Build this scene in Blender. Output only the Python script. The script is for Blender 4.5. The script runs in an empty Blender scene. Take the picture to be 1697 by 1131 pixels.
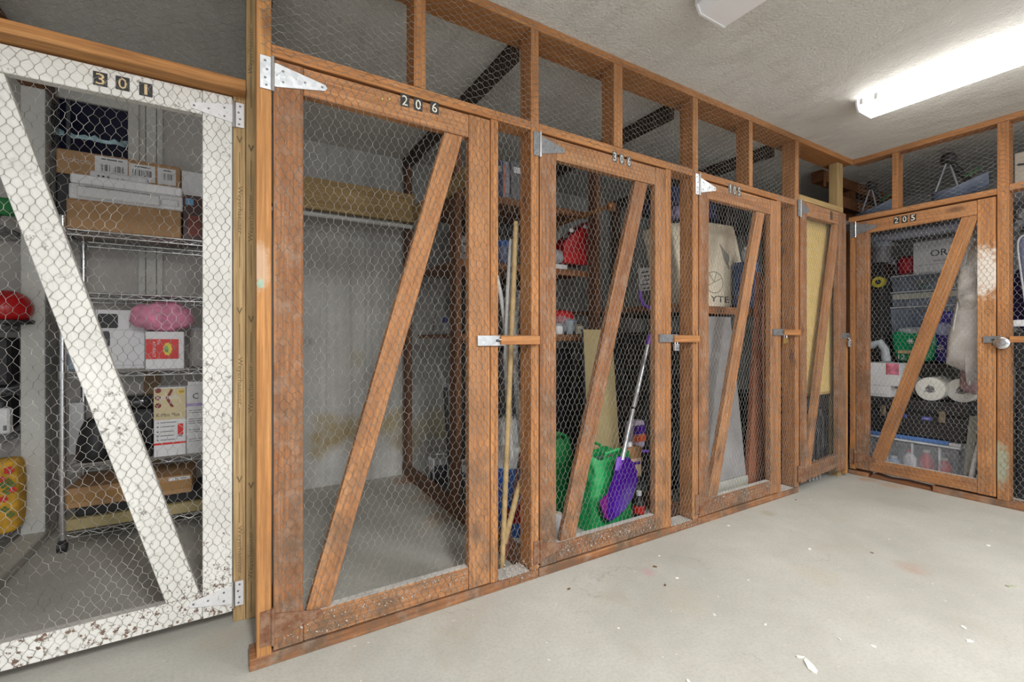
import bpy, bmesh, math, random
import numpy as np
from mathutils import Vector, Matrix, noise as mnoise

S = bpy.context.scene
COL = S.collection
PI = math.pi
rnd = random.Random(7)

# ------------------------------------------------------------------ camera, world, lights, exposure
cam_d = bpy.data.cameras.new('camera')
cam = bpy.data.objects.new('camera', cam_d)
COL.objects.link(cam)
CAMP = Vector((0.0, -1.656, 1.05))
FW = Vector((0.5176, 0.8556, 0.0)).normalized()
RT = Vector((FW.y, -FW.x, 0.0))
cam.matrix_world = Matrix((
    (RT.x, 0, -FW.x, CAMP.x), (RT.y, 0, -FW.y, CAMP.y), (0, 1, 0, CAMP.z), (0, 0, 0, 1)))
cam_d.sensor_width = 36.0
cam_d.lens = 16.0
cam_d.shift_y = -0.0015
cam_d.clip_start = 0.05
S.camera = cam

wd = bpy.data.worlds.new('world')
S.world = wd
wd.use_nodes = True
bg = wd.node_tree.nodes['Background']
bg.inputs[0].default_value = (0.93, 0.96, 1.0, 1)
bg.inputs[1].default_value = 0.4

S.view_settings.view_transform = 'Standard'
S.view_settings.look = 'None'
S.view_settings.gamma = 1.0
S.view_settings.use_curve_mapping = False
S.view_settings.exposure = 0.34

def area(name, loc, target, sx, sy, power, col=(1, 1, 1)):
    d = bpy.data.lights.new(name, 'AREA')
    d.shape = 'RECTANGLE'; d.size = sx; d.size_y = sy; d.energy = power; d.color = col
    o = bpy.data.objects.new(name, d); COL.objects.link(o)
    o.location = loc
    o.rotation_euler = (Vector(target) - Vector(loc)).to_track_quat('-Z', 'Y').to_euler()
    return o
# added fill light behind the camera, out of view
area('rear_fill_light', (0.6, -5.4, 1.5), (1.6, 0, 1.1), 4.6, 2.2, 75, (0.97, 0.985, 1.0))
# added unseen fill lamps under the ceiling, behind the camera
area('ceiling_fill_behind', (0.2, -2.6, 2.36), (0.2, -2.6, 0), 0.2, 1.2, 95, (1.0, 0.99, 0.97))
area('ceiling_fill_behind', (2.6, -2.7, 2.36), (2.6, -2.7, 0), 0.2, 1.2, 60, (1.0, 0.99, 0.97))

# ------------------------------------------------------------------ pixel <-> place (1697 x 1131 frame)
F_PX, CX, CY = 754.0, 848.5, 563.0
def ray(px, py):
    u = (px - CX) / F_PX; v = (CY - py) / F_PX
    d = FW + RT * u
    return Vector((d.x, d.y, v))
def PY(px, py, Y):
    d = ray(px, py); t = (Y - CAMP.y) / d.y
    return CAMP + d * t
def PX(px, py, X):
    d = ray(px, py); t = (X - CAMP.x) / d.x
    return CAMP + d * t
def PZ(px, py, Z):
    d = ray(px, py); t = (Z - CAMP.z) / d.z
    return CAMP + d * t

H = 2.45           # ceiling height
YL = 0.32          # plane of the recessed left partition
XR = 4.104         # plane of the right partition
YB = 1.815         # back wall

# ------------------------------------------------------------------ object helpers
MW = {}
def link(o, M, parent=None):
    COL.objects.link(o)
    if parent is not None:
        o.parent = parent
        o.matrix_local = MW[parent.name].inverted() @ M
    else:
        o.matrix_world = M
    MW[o.name] = M.copy()
    return o
def tag(o, label=None, cat=None, group=None, kind=None):
    if label: o['label'] = label
    if cat: o['category'] = cat
    if group: o['group'] = group
    if kind: o['kind'] = kind
    return o
def thing(name, label, cat, loc, group=None):
    o = bpy.data.objects.new(name, None)
    o.empty_display_size = 0.05
    link(o, Matrix.Translation(Vector(loc)))
    o['kind'] = 'thing'
    return tag(o, label, cat, group)

class MB:
    """collects shapes in world (or local) coordinates, then links them as ONE mesh object"""
    def __init__(s): s.v = []; s.f = []; s.m = []; s.cur = 0
    def mat(s, i): s.cur = i; return s
    def add(s, vs, fs):
        b = len(s.v)
        s.v += [tuple(v) for v in vs]
        s.f += [tuple(i + b for i in f) for f in fs]
        s.m += [s.cur] * len(fs)
        return s
    def box(s, x0, x1, y0, y1, z0, z1):
        if x0 > x1: x0, x1 = x1, x0
        if y0 > y1: y0, y1 = y1, y0
        if z0 > z1: z0, z1 = z1, z0
        vs = [(x, y, z) for z in (z0, z1) for y in (y0, y1) for x in (x0, x1)]
        return s.add(vs, [(0, 2, 3, 1), (4, 5, 7, 6), (0, 1, 5, 4), (2, 6, 7, 3), (0, 4, 6, 2), (1, 3, 7, 5)])
    def hexa(s, b, t):
        """b, t: four bottom and four top corners, both counter-clockwise from above"""
        vs = list(b) + list(t)
        return s.add(vs, [(3, 2, 1, 0), (4, 5, 6, 7), (0, 1, 5, 4), (1, 2, 6, 5), (2, 3, 7, 6), (3, 0, 4, 7)])
    def cyl(s, p0, p1, r0, r1=None, n=12, caps=True):
        if r1 is None: r1 = r0
        p0 = Vector(p0); p1 = Vector(p1)
        ax = (p1 - p0).normalized()
        a = ax.orthogonal().normalized(); b = ax.cross(a)
        vs = []
        for p, r in ((p0, r0), (p1, r1)):
            for i in range(n):
                t = 2 * PI * i / n
                vs.append(p + a * (math.cos(t) * r) + b * (math.sin(t) * r))
        fs = [(i, (i + 1) % n, n + (i + 1) % n, n + i) for i in range(n)]
        if caps: fs += [tuple(range(n - 1, -1, -1)), tuple(range(n, 2 * n))]
        return s.add(vs, fs)
    def tube(s, pts, r, n=8, closed=False):
        pts = [Vector(p) for p in pts]
        rs = r if isinstance(r, (list, tuple)) else [r] * len(pts)
        vs = []; N = len(pts); prev = None
        for i, p in enumerate(pts):
            if closed: t = pts[(i + 1) % N] - pts[i - 1]
            else: t = pts[min(i + 1, N - 1)] - pts[max(i - 1, 0)]
            t.normalize()
            a = t.orthogonal().normalized() if prev is None else (prev - t * prev.dot(t)).normalized()
            prev = a; b = t.cross(a)
            for k in range(n):
                q = 2 * PI * k / n
                vs.append(p + a * (math.cos(q) * rs[i]) + b * (math.sin(q) * rs[i]))
        fs = []
        for i in range(N if closed else N - 1):
            j = (i + 1) % N
            fs += [(i * n + k, i * n + (k + 1) % n, j * n + (k + 1) % n, j * n + k) for k in range(n)]
        if not closed: fs += [tuple(range(n - 1, -1, -1)), tuple((N - 1) * n + k for k in range(n))]
        return s.add(vs, fs)
    def lathe(s, c, prof, n=20, axis='Z'):
        c = Vector(c); vs = []
        for r, h in prof:
            for k in range(n):
                q = 2 * PI * k / n
                x, y = math.cos(q) * r, math.sin(q) * r
                vs.append(c + (Vector((x, y, h)) if axis == 'Z' else Vector((h, x, y)) if axis == 'X' else Vector((y, h, x))))
        fs = []
        for i in range(len(prof) - 1):
            fs += [(i * n + k, i * n + (k + 1) % n, (i + 1) * n + (k + 1) % n, (i + 1) * n + k) for k in range(n)]
        fs += [tuple(range(n - 1, -1, -1)), tuple((len(prof) - 1) * n + k for k in range(n))]
        return s.add(vs, fs)
    def prism(s, poly, fn, d0, d1):
        """poly: 2-D outline; fn(a, b, d) gives the place"""
        n = len(poly)
        vs = [fn(a, b, d0) for a, b in poly] + [fn(a, b, d1) for a, b in poly]
        fs = [tuple(range(n)), tuple(range(2 * n - 1, n - 1, -1))]
        fs += [(i, n + i, n + (i + 1) % n, (i + 1) % n) for i in range(n)]
        return s.add(vs, fs)
    def blob(s, c, size, e1=1.0, e2=1.0, amp=0.0, freq=6.0, nu=28, nv=16, seed=0.0, fn=None):
        """superellipsoid with noise: pillows, bags, sacks"""
        c = Vector(c); vs = []
        sg = lambda w, m: math.copysign(abs(w) ** m, w)
        for j in range(nv + 1):
            ph = -PI / 2 + PI * j / nv
            for i in range(nu):
                th = 2 * PI * i / nu
                p = Vector((size[0] * sg(math.cos(ph), e1) * sg(math.cos(th), e2),
                            size[1] * sg(math.cos(ph), e1) * sg(math.sin(th), e2),
                            size[2] * sg(math.sin(ph), e1)))
                if amp:
                    q = p * freq + Vector((seed, seed * 1.7, 3.1))
                    k = mnoise.noise(q) + 0.5 * mnoise.noise(q * 2.3)
                    p += p.normalized() * (k * amp)
                if fn: p = fn(p)
                vs.append(c + p)
        fs = []
        for j in range(nv):
            fs += [(j * nu + i, j * nu + (i + 1) % nu, (j + 1) * nu + (i + 1) % nu, (j + 1) * nu + i) for i in range(nu)]
        return s.add(vs, fs)
    def mesh(s, name, mats, M, bevel=0.0, smooth=False, seg=1):
        Mi = M.inverted()
        me = bpy.data.meshes.new(name)
        me.from_pydata([Mi @ Vector(v) for v in s.v], [], s.f)
        if not isinstance(mats, (list, tuple)): mats = [mats]
        for m in mats: me.materials.append(m)
        me.polygons.foreach_set('material_index', s.m)
        bm = bmesh.new(); bm.from_mesh(me)
        bmesh.ops.recalc_face_normals(bm, faces=bm.faces)
        if bevel > 0:
            es = [e for e in bm.edges if len(e.link_faces) == 2 and e.calc_face_angle(0) > 0.6]
            bmesh.ops.bevel(bm, geom=es, offset=bevel, segments=seg, affect='EDGES', profile=0.6, clamp_overlap=True)
        bm.to_mesh(me); bm.free()
        if smooth:
            me.polygons.foreach_set('use_smooth', [True] * len(me.polygons))
            try: me.set_sharp_from_angle(angle=math.radians(42))
            except Exception: pass
        return me
    def base(s):
        a = np.array(s.v)
        return Vector(((a[:, 0].min() + a[:, 0].max()) / 2, (a[:, 1].min() + a[:, 1].max()) / 2, a[:, 2].min()))
    def part(s, name, mats, parent, bevel=0.0, smooth=False, label=None, kind=None, seg=1):
        M = Matrix.Translation(s.base())
        o = bpy.data.objects.new(name, s.mesh(name, mats, M, bevel, smooth, seg))
        link(o, M, parent)
        return tag(o, label, kind=kind)
    def solo(s, name, mats, label, cat, bevel=0.0, smooth=False, group=None, kind=None, seg=1):
        M = Matrix.Translation(s.base())
        o = bpy.data.objects.new(name, s.mesh(name, mats, M, bevel, smooth, seg))
        link(o, M)
        return tag(o, label, cat, group, kind)
    def struct(s, name, mats, parent=None, bevel=0.0):
        o = bpy.data.objects.new(name, s.mesh(name, mats, Matrix.Identity(4), bevel))
        link(o, Matrix.Identity(4), parent)
        return tag(o, kind='structure' if parent is None else None)

# ------------------------------------------------------------------ writing: glyph meshes made while the scene is still empty
TEXT = {}
def glyph(sx):
    if sx in TEXT: return TEXT[sx]
    cu = bpy.data.curves.new('writing', 'FONT')
    cu.body = sx; cu.size = 1.0; cu.resolution_u = 2; cu.align_x = 'CENTER'; cu.align_y = 'CENTER'
    o = bpy.data.objects.new('writing', cu); COL.objects.link(o)
    bpy.context.view_layer.update()
    dg = bpy.context.evaluated_depsgraph_get()
    me = bpy.data.meshes.new_from_object(o.evaluated_get(dg))
    vs = [Vector(v.co) for v in me.vertices]; fs = [tuple(p.vertices) for p in me.polygons]
    bpy.data.objects.remove(o); bpy.data.curves.remove(cu); bpy.data.meshes.remove(me)
    if vs:
        x0 = min(v.x for v in vs); x1 = max(v.x for v in vs); y0 = min(v.y for v in vs); y1 = max(v.y for v in vs)
        vs = [Vector(((v.x - x0) / (x1 - x0) - .5, (v.y - y0) / (y1 - y0) - .5, 0)) for v in vs]
    TEXT[sx] = (vs, fs)
    return TEXT[sx]
def write(mb, sx, c, ax, up, w, h):
    """word sx in the flat box w x h centred at c, reading along ax"""
    vs, fs = glyph(sx)
    c = Vector(c); ax = Vector(ax); up = Vector(up)
    mb.add([c + ax * (v.x * w) + up * (v.y * h) for v in vs], fs)
    return mb
for sx in ('0', '1', '2', '3', '5', '6', 'Weyerhaeuser', 'KEURIG', 'K-Mini Plus', 'NEW', 'DR.', 'ATTRACT', 'C', 'ORC', 'YTE', '30', '12', 'K', 'KOBALT'):
    glyph(sx)

# ------------------------------------------------------------------ materials
def nt(name):
    m = bpy.data.materials.new(name); m.use_nodes = True
    t = m.node_tree
    return m, t, t.nodes['Principled BSDF']
class NB:
    def __init__(s, t): s.t = t
    def n(s, ty, **kw):
        x = s.t.nodes.new(ty)
        for k, v in kw.items():
            if k.startswith('i_'): x.inputs[k[2:].replace('_', ' ')].default_value = v
            else: setattr(x, k, v)
        return x
    def l(s, a, b): s.t.links.new(a, b)
    def coords(s, scale, space='Object', rand=True):
        tc = s.n('ShaderNodeTexCoord')
        mp = s.n('ShaderNodeMapping'); mp.inputs['Scale'].default_value = scale
        src = s.n('ShaderNodeNewGeometry').outputs['Position'] if space == 'World' else tc.outputs[space]
        if rand:
            oi = s.n('ShaderNodeObjectInfo')
            mu = s.n('ShaderNodeMath', operation='MULTIPLY'); mu.inputs[1].default_value = 37.0
            s.l(oi.outputs['Random'], mu.inputs[0])
            ad = s.n('ShaderNodeVectorMath', operation='ADD')
            s.l(src, ad.inputs[0]); s.l(mu.outputs[0], ad.inputs[1]); src = ad.outputs[0]
        s.l(src, mp.inputs['Vector'])
        return mp.outputs[0]
    def noise(s, vec, scale, detail=4, rough=0.55):
        x = s.n('ShaderNodeTexNoise'); x.inputs['Scale'].default_value = scale
        x.inputs['Detail'].default_value = detail; x.inputs['Roughness'].default_value = rough
        s.l(vec, x.inputs['Vector'])
        return x.outputs['Fac']
    def ramp(s, fac, *stops):
        r = s.n('ShaderNodeValToRGB'); e = r.color_ramp.elements
        while len(e) < len(stops): e.new(0.5)
        for k, (p, c) in zip(e, stops):
            k.position = p; k.color = (c, c, c, 1) if isinstance(c, (int, float)) else (*c, 1)
        s.l(fac, r.inputs[0])
        return r.outputs[0]
    def mix(s, fac, a, b, mode='MIX'):
        x = s.n('ShaderNodeMix', data_type='RGBA', blend_type=mode)
        for v, i in ((fac, 0), (a, 6), (b, 7)):
            if isinstance(v, (int, float)): x.inputs[i].default_value = v
            elif isinstance(v, tuple): x.inputs[i].default_value = (*v, 1)
            else: s.l(v, x.inputs[i])
        return x.outputs[2]
    def math(s, op, a, b=0.5):
        x = s.n('ShaderNodeMath', operation=op)
        for v, i in ((a, 0), (b, 1)):
            if isinstance(v, (int, float)): x.inputs[i].default_value = v
            else: s.l(v, x.inputs[i])
        x.use_clamp = op in ('ADD', 'MULTIPLY', 'SUBTRACT') and False
        return x.outputs[0]
    def bump(s, bsdf, h, strength, dist=0.004):
        b = s.n('ShaderNodeBump'); b.inputs['Strength'].default_value = strength; b.inputs['Distance'].default_value = dist
        s.l(h, b.inputs['Height']); s.l(b.outputs[0], bsdf.inputs['Normal'])
MATS = {}
def plain(name, col, rough=0.6, metal=0.0, vary=0.12, scale=9.0, bump=0.15, coat=0.0, alpha=1.0):
    if name in MATS: return MATS[name]
    m, t, b = nt(name); g = NB(t)
    v = g.coords((1, 1, 1)); f = g.noise(v, scale, 5)
    dk = tuple(c * (1 - vary) for c in col); lt = tuple(min(1, c * (1 + vary)) for c in col)
    g.l(g.ramp(f, (0.3, dk), (0.7, lt)), b.inputs['Base Color'])
    b.inputs['Roughness'].default_value = rough; b.inputs['Metallic'].default_value = metal
    b.inputs['Coat Weight'].default_value = coat; b.inputs['Alpha'].default_value = alpha
    if bump: g.bump(b, g.noise(v, scale * 6, 4), bump, 0.002)
    MATS[name] = m
    return m
def clear(name, col, rough=0.15, alpha=0.35):
    m, t, b = nt(name); g = NB(t)
    v = g.coords((1, 1, 1)); f = g.noise(v, 14, 4)
    g.l(g.ramp(f, (0.35, tuple(c * .85 for c in col)), (0.7, col)), b.inputs['Base Color'])
    g.l(g.ramp(f, (0.3, alpha * .8), (0.75, min(1, alpha * 1.5))), b.inputs['Alpha'])
    b.inputs['Roughness'].default_value = rough
    g.bump(b, g.noise(v, 22, 3), 0.4, 0.004)
    return m
def wood(name, lo, mid, hi, dirt=0.5, rough=0.72, knots=True, grey=0.0, spots=()):
    """grain runs along local Z of each board"""
    m, t, b = nt(name); g = NB(t)
    v = g.coords((9, 9, 0.8)); big = g.noise(v, 2.2, 5, 0.6)
    vf = g.coords((70, 70, 2.2)); fine = g.noise(vf, 2.5, 4, 0.6)
    vr = g.coords((1, 1, 0.045))
    wv = g.n('ShaderNodeTexWave', wave_type='RINGS', rings_direction='Z'); wv.inputs['Scale'].default_value = 26
    wv.inputs['Distortion'].default_value = 7; wv.inputs['Detail'].default_value = 2.5; wv.inputs['Detail Scale'].default_value = 1.3
    g.l(vr, wv.inputs['Vector'])
    c = g.ramp(big, (0.28, lo), (0.5, mid), (0.74, hi))
    c = g.mix(g.ramp(wv.outputs['Fac'], (0.35, 0.0), (0.95, 0.42)), c, lo)
    c = g.mix(g.ramp(fine, (0.38, 0.62), (0.62, 0.0)), c, tuple(x * .5 for x in lo))
    if knots:
        vk = g.coords((7.5, 7.5, 3.2)); vo = g.n('ShaderNodeTexVoronoi'); vo.inputs['Scale'].default_value = 0.75
        g.l(vk, vo.inputs['Vector'])
        c = g.mix(g.ramp(vo.outputs['Distance'], (0.05, 0.85), (0.15, 0.0)), c, (0.11, 0.045, 0.022))
    oi = g.n('ShaderNodeObjectInfo')
    c = g.mix(g.math('MULTIPLY', oi.outputs['Random'], 0.34), c, tuple(x * .62 for x in mid))
    vw = g.coords((1, 1, 1), 'World', False)
    sep = g.n('ShaderNodeSeparateXYZ'); g.l(vw, sep.inputs[0])
    low = g.n('ShaderNodeMapRange'); low.inputs[1].default_value = 1.3; low.inputs[2].default_value = 0.0
    low.inputs[3].default_value = 0.25; low.inputs[4].default_value = 1.0; g.l(sep.outputs[2], low.inputs[0])
    dn = g.ramp(g.noise(vw, 7, 6, 0.68), (0.40, 0.0), (0.62, 1.0))
    g_ = g.math('MULTIPLY', g.math('MULTIPLY', low.outputs[0], dn), dirt)
    c = g.mix(g_, c, (0.13, 0.085, 0.055))
    if grey:
        c = g.mix(g.ramp(g.noise(vw, 16, 6, 0.7), (0.5, 0.0), (0.68, grey)), c, (0.42, 0.37, 0.31))
    for (sx, sy, sz), r, st, col, a in spots:      # paint or salt marks with a place of their own
        mp = g.n('ShaderNodeMapping'); mp.inputs['Location'].default_value = (-sx, -sy, -sz / st); mp.inputs['Scale'].default_value = (1, 1, 1 / st)
        g.l(vw, mp.inputs[0]); ln = g.n('ShaderNodeVectorMath', operation='LENGTH'); g.l(mp.outputs[0], ln.inputs[0])
        d = g.math('ADD', ln.outputs['Value'], g.math('MULTIPLY', g.math('SUBTRACT', g.noise(vw, 30, 5, .7), .5), r * 1.6))
        c = g.mix(g.ramp(g.math('DIVIDE', d, r), (.55, a), (1.0, 0.0)), c, col)
    g.l(c, b.inputs['Base Color'])
    b.inputs['Roughness'].default_value = rough
    b.inputs['Specular IOR Level'].default_value = 0.3
    g.bump(b, g.math('ADD', g.math('MULTIPLY', fine, 0.6), g.noise(vw, 150, 3)), 0.35, 0.002)
    MATS[name] = m
    return m
WD_F = ((0.36, 0.14, 0.048), (0.54, 0.24, 0.085), (0.66, 0.345, 0.14))
WD_D = ((0.33, 0.13, 0.05), (0.54, 0.25, 0.10), (0.68, 0.37, 0.175))
tp = lambda v: tuple(v)
W_NEW = wood('fir_lumber_fresh', (0.42, 0.18, 0.058), (0.60, 0.29, 0.10), (0.72, 0.41, 0.17), 0.30,
    spots=[(tp(PY(431, 470, 0)), .012, 1.6, (0.12, 0.42, 0.34), .8), (tp(PY(432, 440, 0)), .03, 3.0, (0.72, 0.60, 0.48), .35)])
W_FRAME = wood('fir_lumber_framing', *WD_F, 0.5)
W_DOOR = wood('fir_lumber_door', *WD_D, 0.8, grey=0.10)
W_OLD = wood('old_fir_weathered', (0.22, 0.085, 0.035), (0.41, 0.18, 0.075), (0.55, 0.29, 0.14), 0.95, grey=0.26)
W_205R = wood('fir_lumber_with_white_smear', *WD_F, 0.5, spots=[(tp(PX(1633, 450, XR)), .085, 2.2, (0.74, 0.70, 0.64), .8)])
W_STUDG = wood('fir_lumber_with_green_paint', *WD_F, 0.5, spots=[(tp(PX(1656, 770, XR)), .05, 3.2, (0.30, 0.33, 0.24), .85)])
W_DARK = wood('dark_brown_wood', (0.15, 0.055, 0.022), (0.28, 0.115, 0.046), (0.38, 0.175, 0.078), 0.4)  # darker brown than the framing lumber
W_BLK = wood('near_black_wood', (0.03, 0.016, 0.01), (0.055, 0.028, 0.017), (0.085, 0.042, 0.024), 0.3)  # near-black brown, darkest of the woods
W_RED = wood('mahogany_panel', (0.22, 0.07, 0.035), (0.33, 0.12, 0.06), (0.42, 0.17, 0.085), 0.3, rough=0.5, knots=False)
W_LVL = wood('laminated_stud_wood', (0.45, 0.29, 0.13), (0.56, 0.38, 0.185), (0.64, 0.455, 0.245), 0.25, knots=False)
W_TAN = wood('pale_plank', (0.36, 0.24, 0.10), (0.48, 0.33, 0.15), (0.56, 0.41, 0.21), 0.2, knots=False)

def paint_door():
    m, t, b = nt('chipped_white_paint'); g = NB(t)
    vw = g.coords((1, 1, 1), 'World', False)
    base = g.ramp(g.noise(vw, 5, 4), (0.3, (0.66, 0.65, 0.61)), (0.7, (0.80, 0.79, 0.75)))
    vf = g.coords((60, 60, 2.5)); base = g.mix(g.ramp(g.noise(vf, 2, 4), (0.4, 0.16), (0.6, 0.0)), base, (0.5, 0.48, 0.44))
    spk = g.math('MULTIPLY', g.ramp(g.noise(vw, 60, 5, 0.7), (0.56, 0.0), (0.64, 1.0)), g.ramp(g.noise(vw, 5.5, 4, 0.6), (0.48, 0.0), (0.6, 0.85)))
    c = g.mix(spk, base, (0.12, 0.10, 0.085))
    sep = g.n('ShaderNodeSeparateXYZ'); g.l(vw, sep.inputs[0])
    low = g.n('ShaderNodeMapRange'); low.inputs[1].default_value = 0.55; low.inputs[2].default_value = 0.0
    low.inputs[3].default_value = 0.0; low.inputs[4].default_value = 0.16; g.l(sep.outputs[2], low.inputs[0])
    chip = g.ramp(g.math('ADD', g.noise(vw, 55, 6, 0.7), low.outputs[0]), (0.70, 0.0), (0.725, 1.0))
    c = g.mix(chip, c, (0.17, 0.10, 0.07))
    g.l(c, b.inputs['Base Color']); b.inputs['Roughness'].default_value = 0.5
    g.bump(b, g.math('SUBTRACT', g.noise(vf, 2, 4), g.math('MULTIPLY', chip, 1.2)), 0.35, 0.003)
    return m
M_PAINT = paint_door()

def concrete(name, lo, mid, hi, stain, amt, flecks=0.0, bump=0.25, spots=(), boards=False):
    m, t, b = nt(name); g = NB(t)
    v = g.coords((1, 1, 1), 'World', False)
    c = g.ramp(g.noise(v, 1.3, 7, 0.62), (0.3, lo), (0.5, mid), (0.72, hi))
    c = g.mix(g.ramp(g.noise(v, 9, 6, 0.7), (0.35, 0.22), (0.6, 0.0)), c, tuple(x * .72 for x in mid))
    c = g.mix(g.ramp(g.noise(v, 90, 4, 0.7), (0.36, 0.30), (0.55, 0.0)), c, tuple(x * .6 for x in mid))
    c = g.mix(g.math('MULTIPLY', g.ramp(g.noise(v, 2.1, 6, 0.7), (0.56, 0.0), (0.72, 1.0)), amt), c, stain)
    if boards:      # print of the formwork boards
        mb_ = g.n('ShaderNodeMapping'); mb_.inputs['Scale'].default_value = (38, 38, .5); g.l(v, mb_.inputs[0])
        c = g.mix(g.ramp(g.noise(mb_.outputs[0], 1, 4, .6), (.36, .35), (.6, 0.0)), c, tuple(x * .55 for x in mid))
        mb2 = g.n('ShaderNodeMapping'); mb2.inputs['Scale'].default_value = (5.5, 5.5, .02); g.l(v, mb2.inputs[0])
        c = g.mix(g.ramp(g.noise(mb2.outputs[0], 1, 1, .4), (.47, 0.0), (.49, .45), (.51, 0.0)), c, tuple(x * .5 for x in mid))
    vo = g.n('ShaderNodeTexVoronoi', feature='DISTANCE_TO_EDGE'); vo.inputs['Scale'].default_value = 1.7
    wob = g.n('ShaderNodeVectorMath', operation='ADD'); ns = g.n('ShaderNodeTexNoise'); ns.inputs['Scale'].default_value = 5; ns.inputs['Detail'].default_value = 6
    g.l(v, ns.inputs['Vector']); sc = g.n('ShaderNodeVectorMath', operation='SCALE'); sc.inputs['Scale'].default_value = 0.35
    g.l(ns.outputs['Color'], sc.inputs[0]); g.l(v, wob.inputs[0]); g.l(sc.outputs[0], wob.inputs[1]); g.l(wob.outputs[0], vo.inputs['Vector'])
    crack = g.math('MULTIPLY', g.ramp(vo.outputs['Distance'], (0.0, 1.0), (0.005, 0.0)), g.ramp(g.noise(v, 2.3, 3), (0.52, 0.0), (0.62, 0.55)))
    c = g.mix(crack, c, tuple(x * .55 for x in mid))
    for (sx, sy, sz), r, col, a in spots:
        d = g.n('ShaderNodeVectorMath', operation='DISTANCE'); d.inputs[1].default_value = (sx, sy, sz)
        w2 = g.n('ShaderNodeVectorMath', operation='ADD'); s2 = g.n('ShaderNodeVectorMath', operation='SCALE'); s2.inputs['Scale'].default_value = r * 1.5
        off = g.n('ShaderNodeVectorMath', operation='SUBTRACT'); off.inputs[1].default_value = (.5, .5, .5)
        g.l(ns.outputs['Color'], off.inputs[0]); g.l(off.outputs[0], s2.inputs[0]); g.l(v, w2.inputs[0]); g.l(s2.outputs[0], w2.inputs[1]); g.l(w2.outputs[0], d.inputs[0])
        f = g.n('ShaderNodeMapRange', interpolation_type='SMOOTHSTEP'); f.inputs[1].default_value = r; f.inputs[2].default_value = r * .25
        f.inputs[3].default_value = 0; f.inputs[4].default_value = a; g.l(d.outputs['Value'], f.inputs[0])
        c = g.mix(g.math('MULTIPLY', f.outputs[0], g.ramp(g.noise(v, 14, 5, 0.7), (0.3, 0.35), (0.65, 1.0))), c, col)
    if flecks:
        vp = g.n('ShaderNodeTexVoronoi'); vp.inputs['Scale'].default_value = 16; g.l(wob.outputs[0], vp.inputs['Vector'])
        fl = g.math('MULTIPLY', g.ramp(vp.outputs['Distance'], (0.045, 1.0), (0.075, 0.0)), g.ramp(g.noise(v, 4, 3), (0.5, 0.0), (0.56, flecks)))
        c = g.mix(fl, c, (0.78, 0.77, 0.73))
    g.l(c, b.inputs['Base Color'])
    g.l(g.ramp(g.noise(v, 3, 4), (0.3, 0.55), (0.7, 0.85)), b.inputs['Roughness'])
    g.bump(b, g.math('ADD', g.noise(v, 40, 6, 0.7), g.math('MULTIPLY', g.noise(v, 6, 4), 2.0)), bump, 0.004)
    return m
RUST = (0.42, 0.22, 0.09)
def zs(px, py): p = PZ(px, py, 0); return (p.x, p.y, 0)
M_FLOOR = concrete('worn_concrete_floor', (0.385, 0.378, 0.34), (0.455, 0.448, 0.408), (0.52, 0.512, 0.472), (0.36, 0.31, 0.22), 0.28, 0.9, 0.2,
    spots=[(zs(672, 798), .13, (0.34, 0.13, 0.05), .8), (zs(722, 822), .20, RUST, .55), (zs(735, 860), .17, RUST, .45), (zs(1440, 795), .10, RUST, .7), (zs(1480, 806), .12, RUST, .6),
           (zs(1500, 938), .09, (0.40, 0.24, 0.18), .5), (zs(1075, 950), .05, (0.50, 0.26, 0.30), .6), (zs(1270, 850), .06, (0.33, 0.28, 0.19), .6),
           (zs(760, 940), .10, (0.33, 0.24, 0.16), .55), (zs(1140, 1000), .16, (0.40, 0.35, 0.26), .35), (zs(1355, 955), .14, (0.42, 0.36, 0.27), .4),
           (zs(370, 1060), .12, (0.36, 0.28, 0.18), .35)])
tp_ = lambda v: tuple(v)
M_BACK = concrete('stained_concrete_wall', (0.42, 0.41, 0.385), (0.50, 0.49, 0.465), (0.60, 0.59, 0.565), (0.36, 0.35, 0.32), 0.35, 0, 0.5, boards=True,
    spots=[(tp_(PY(x, y, YB)), r, c, a) for x, y, r, c, a in ((556, 722, .22, (0.33, 0.23, 0.075), .95), (600, 716, .16, (0.33, 0.24, 0.085), .85), (530, 742, .15, (0.30, 0.21, 0.07), .8), (645, 700, .14, (0.36, 0.27, 0.10), .8),
        (672, 735, .18, (0.30, 0.22, 0.08), .9), (660, 690, .12, (0.33, 0.26, 0.11), .6), (590, 592, .10, (0.33, 0.28, 0.17), .5), (512, 565, .05, (0.2, 0.19, 0.16), .7), (560, 775, .22, (0.70, 0.70, 0.68), .6), (650, 770, .20, (0.68, 0.68, 0.66), .6), (720, 705, .20, (0.40, 0.33, 0.13), .8))])
def ceil_mat():
    m, t, b = nt('sprayed_plaster_ceiling'); g = NB(t)
    v = g.coords((1, 1, 1), 'World', False)
    c = g.ramp(g.noise(v, 1.1, 5), (0.3, (0.66, 0.645, 0.605)), (0.7, (0.74, 0.725, 0.69)))
    vs = g.n('ShaderNodeMapping'); vs.inputs['Scale'].default_value = (5, 1.2, 1); vs.inputs['Rotation'].default_value = (0, 0, .5); g.l(v, vs.inputs[0])
    c = g.mix(g.ramp(g.noise(vs.outputs[0], 2.4, 6, 0.65), (0.50, 0.0), (0.72, 0.42)), c, (0.46, 0.44, 0.405))
    g.l(c, b.inputs['Base Color']); b.inputs['Roughness'].default_value = 0.9
    g.bump(b, g.math('ADD', g.noise(v, 75, 5, 0.65), g.math('MULTIPLY', g.noise(v, 5, 3), 2.2)), 0.9, 0.012)
    return m
M_CEIL = ceil_mat()
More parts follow.
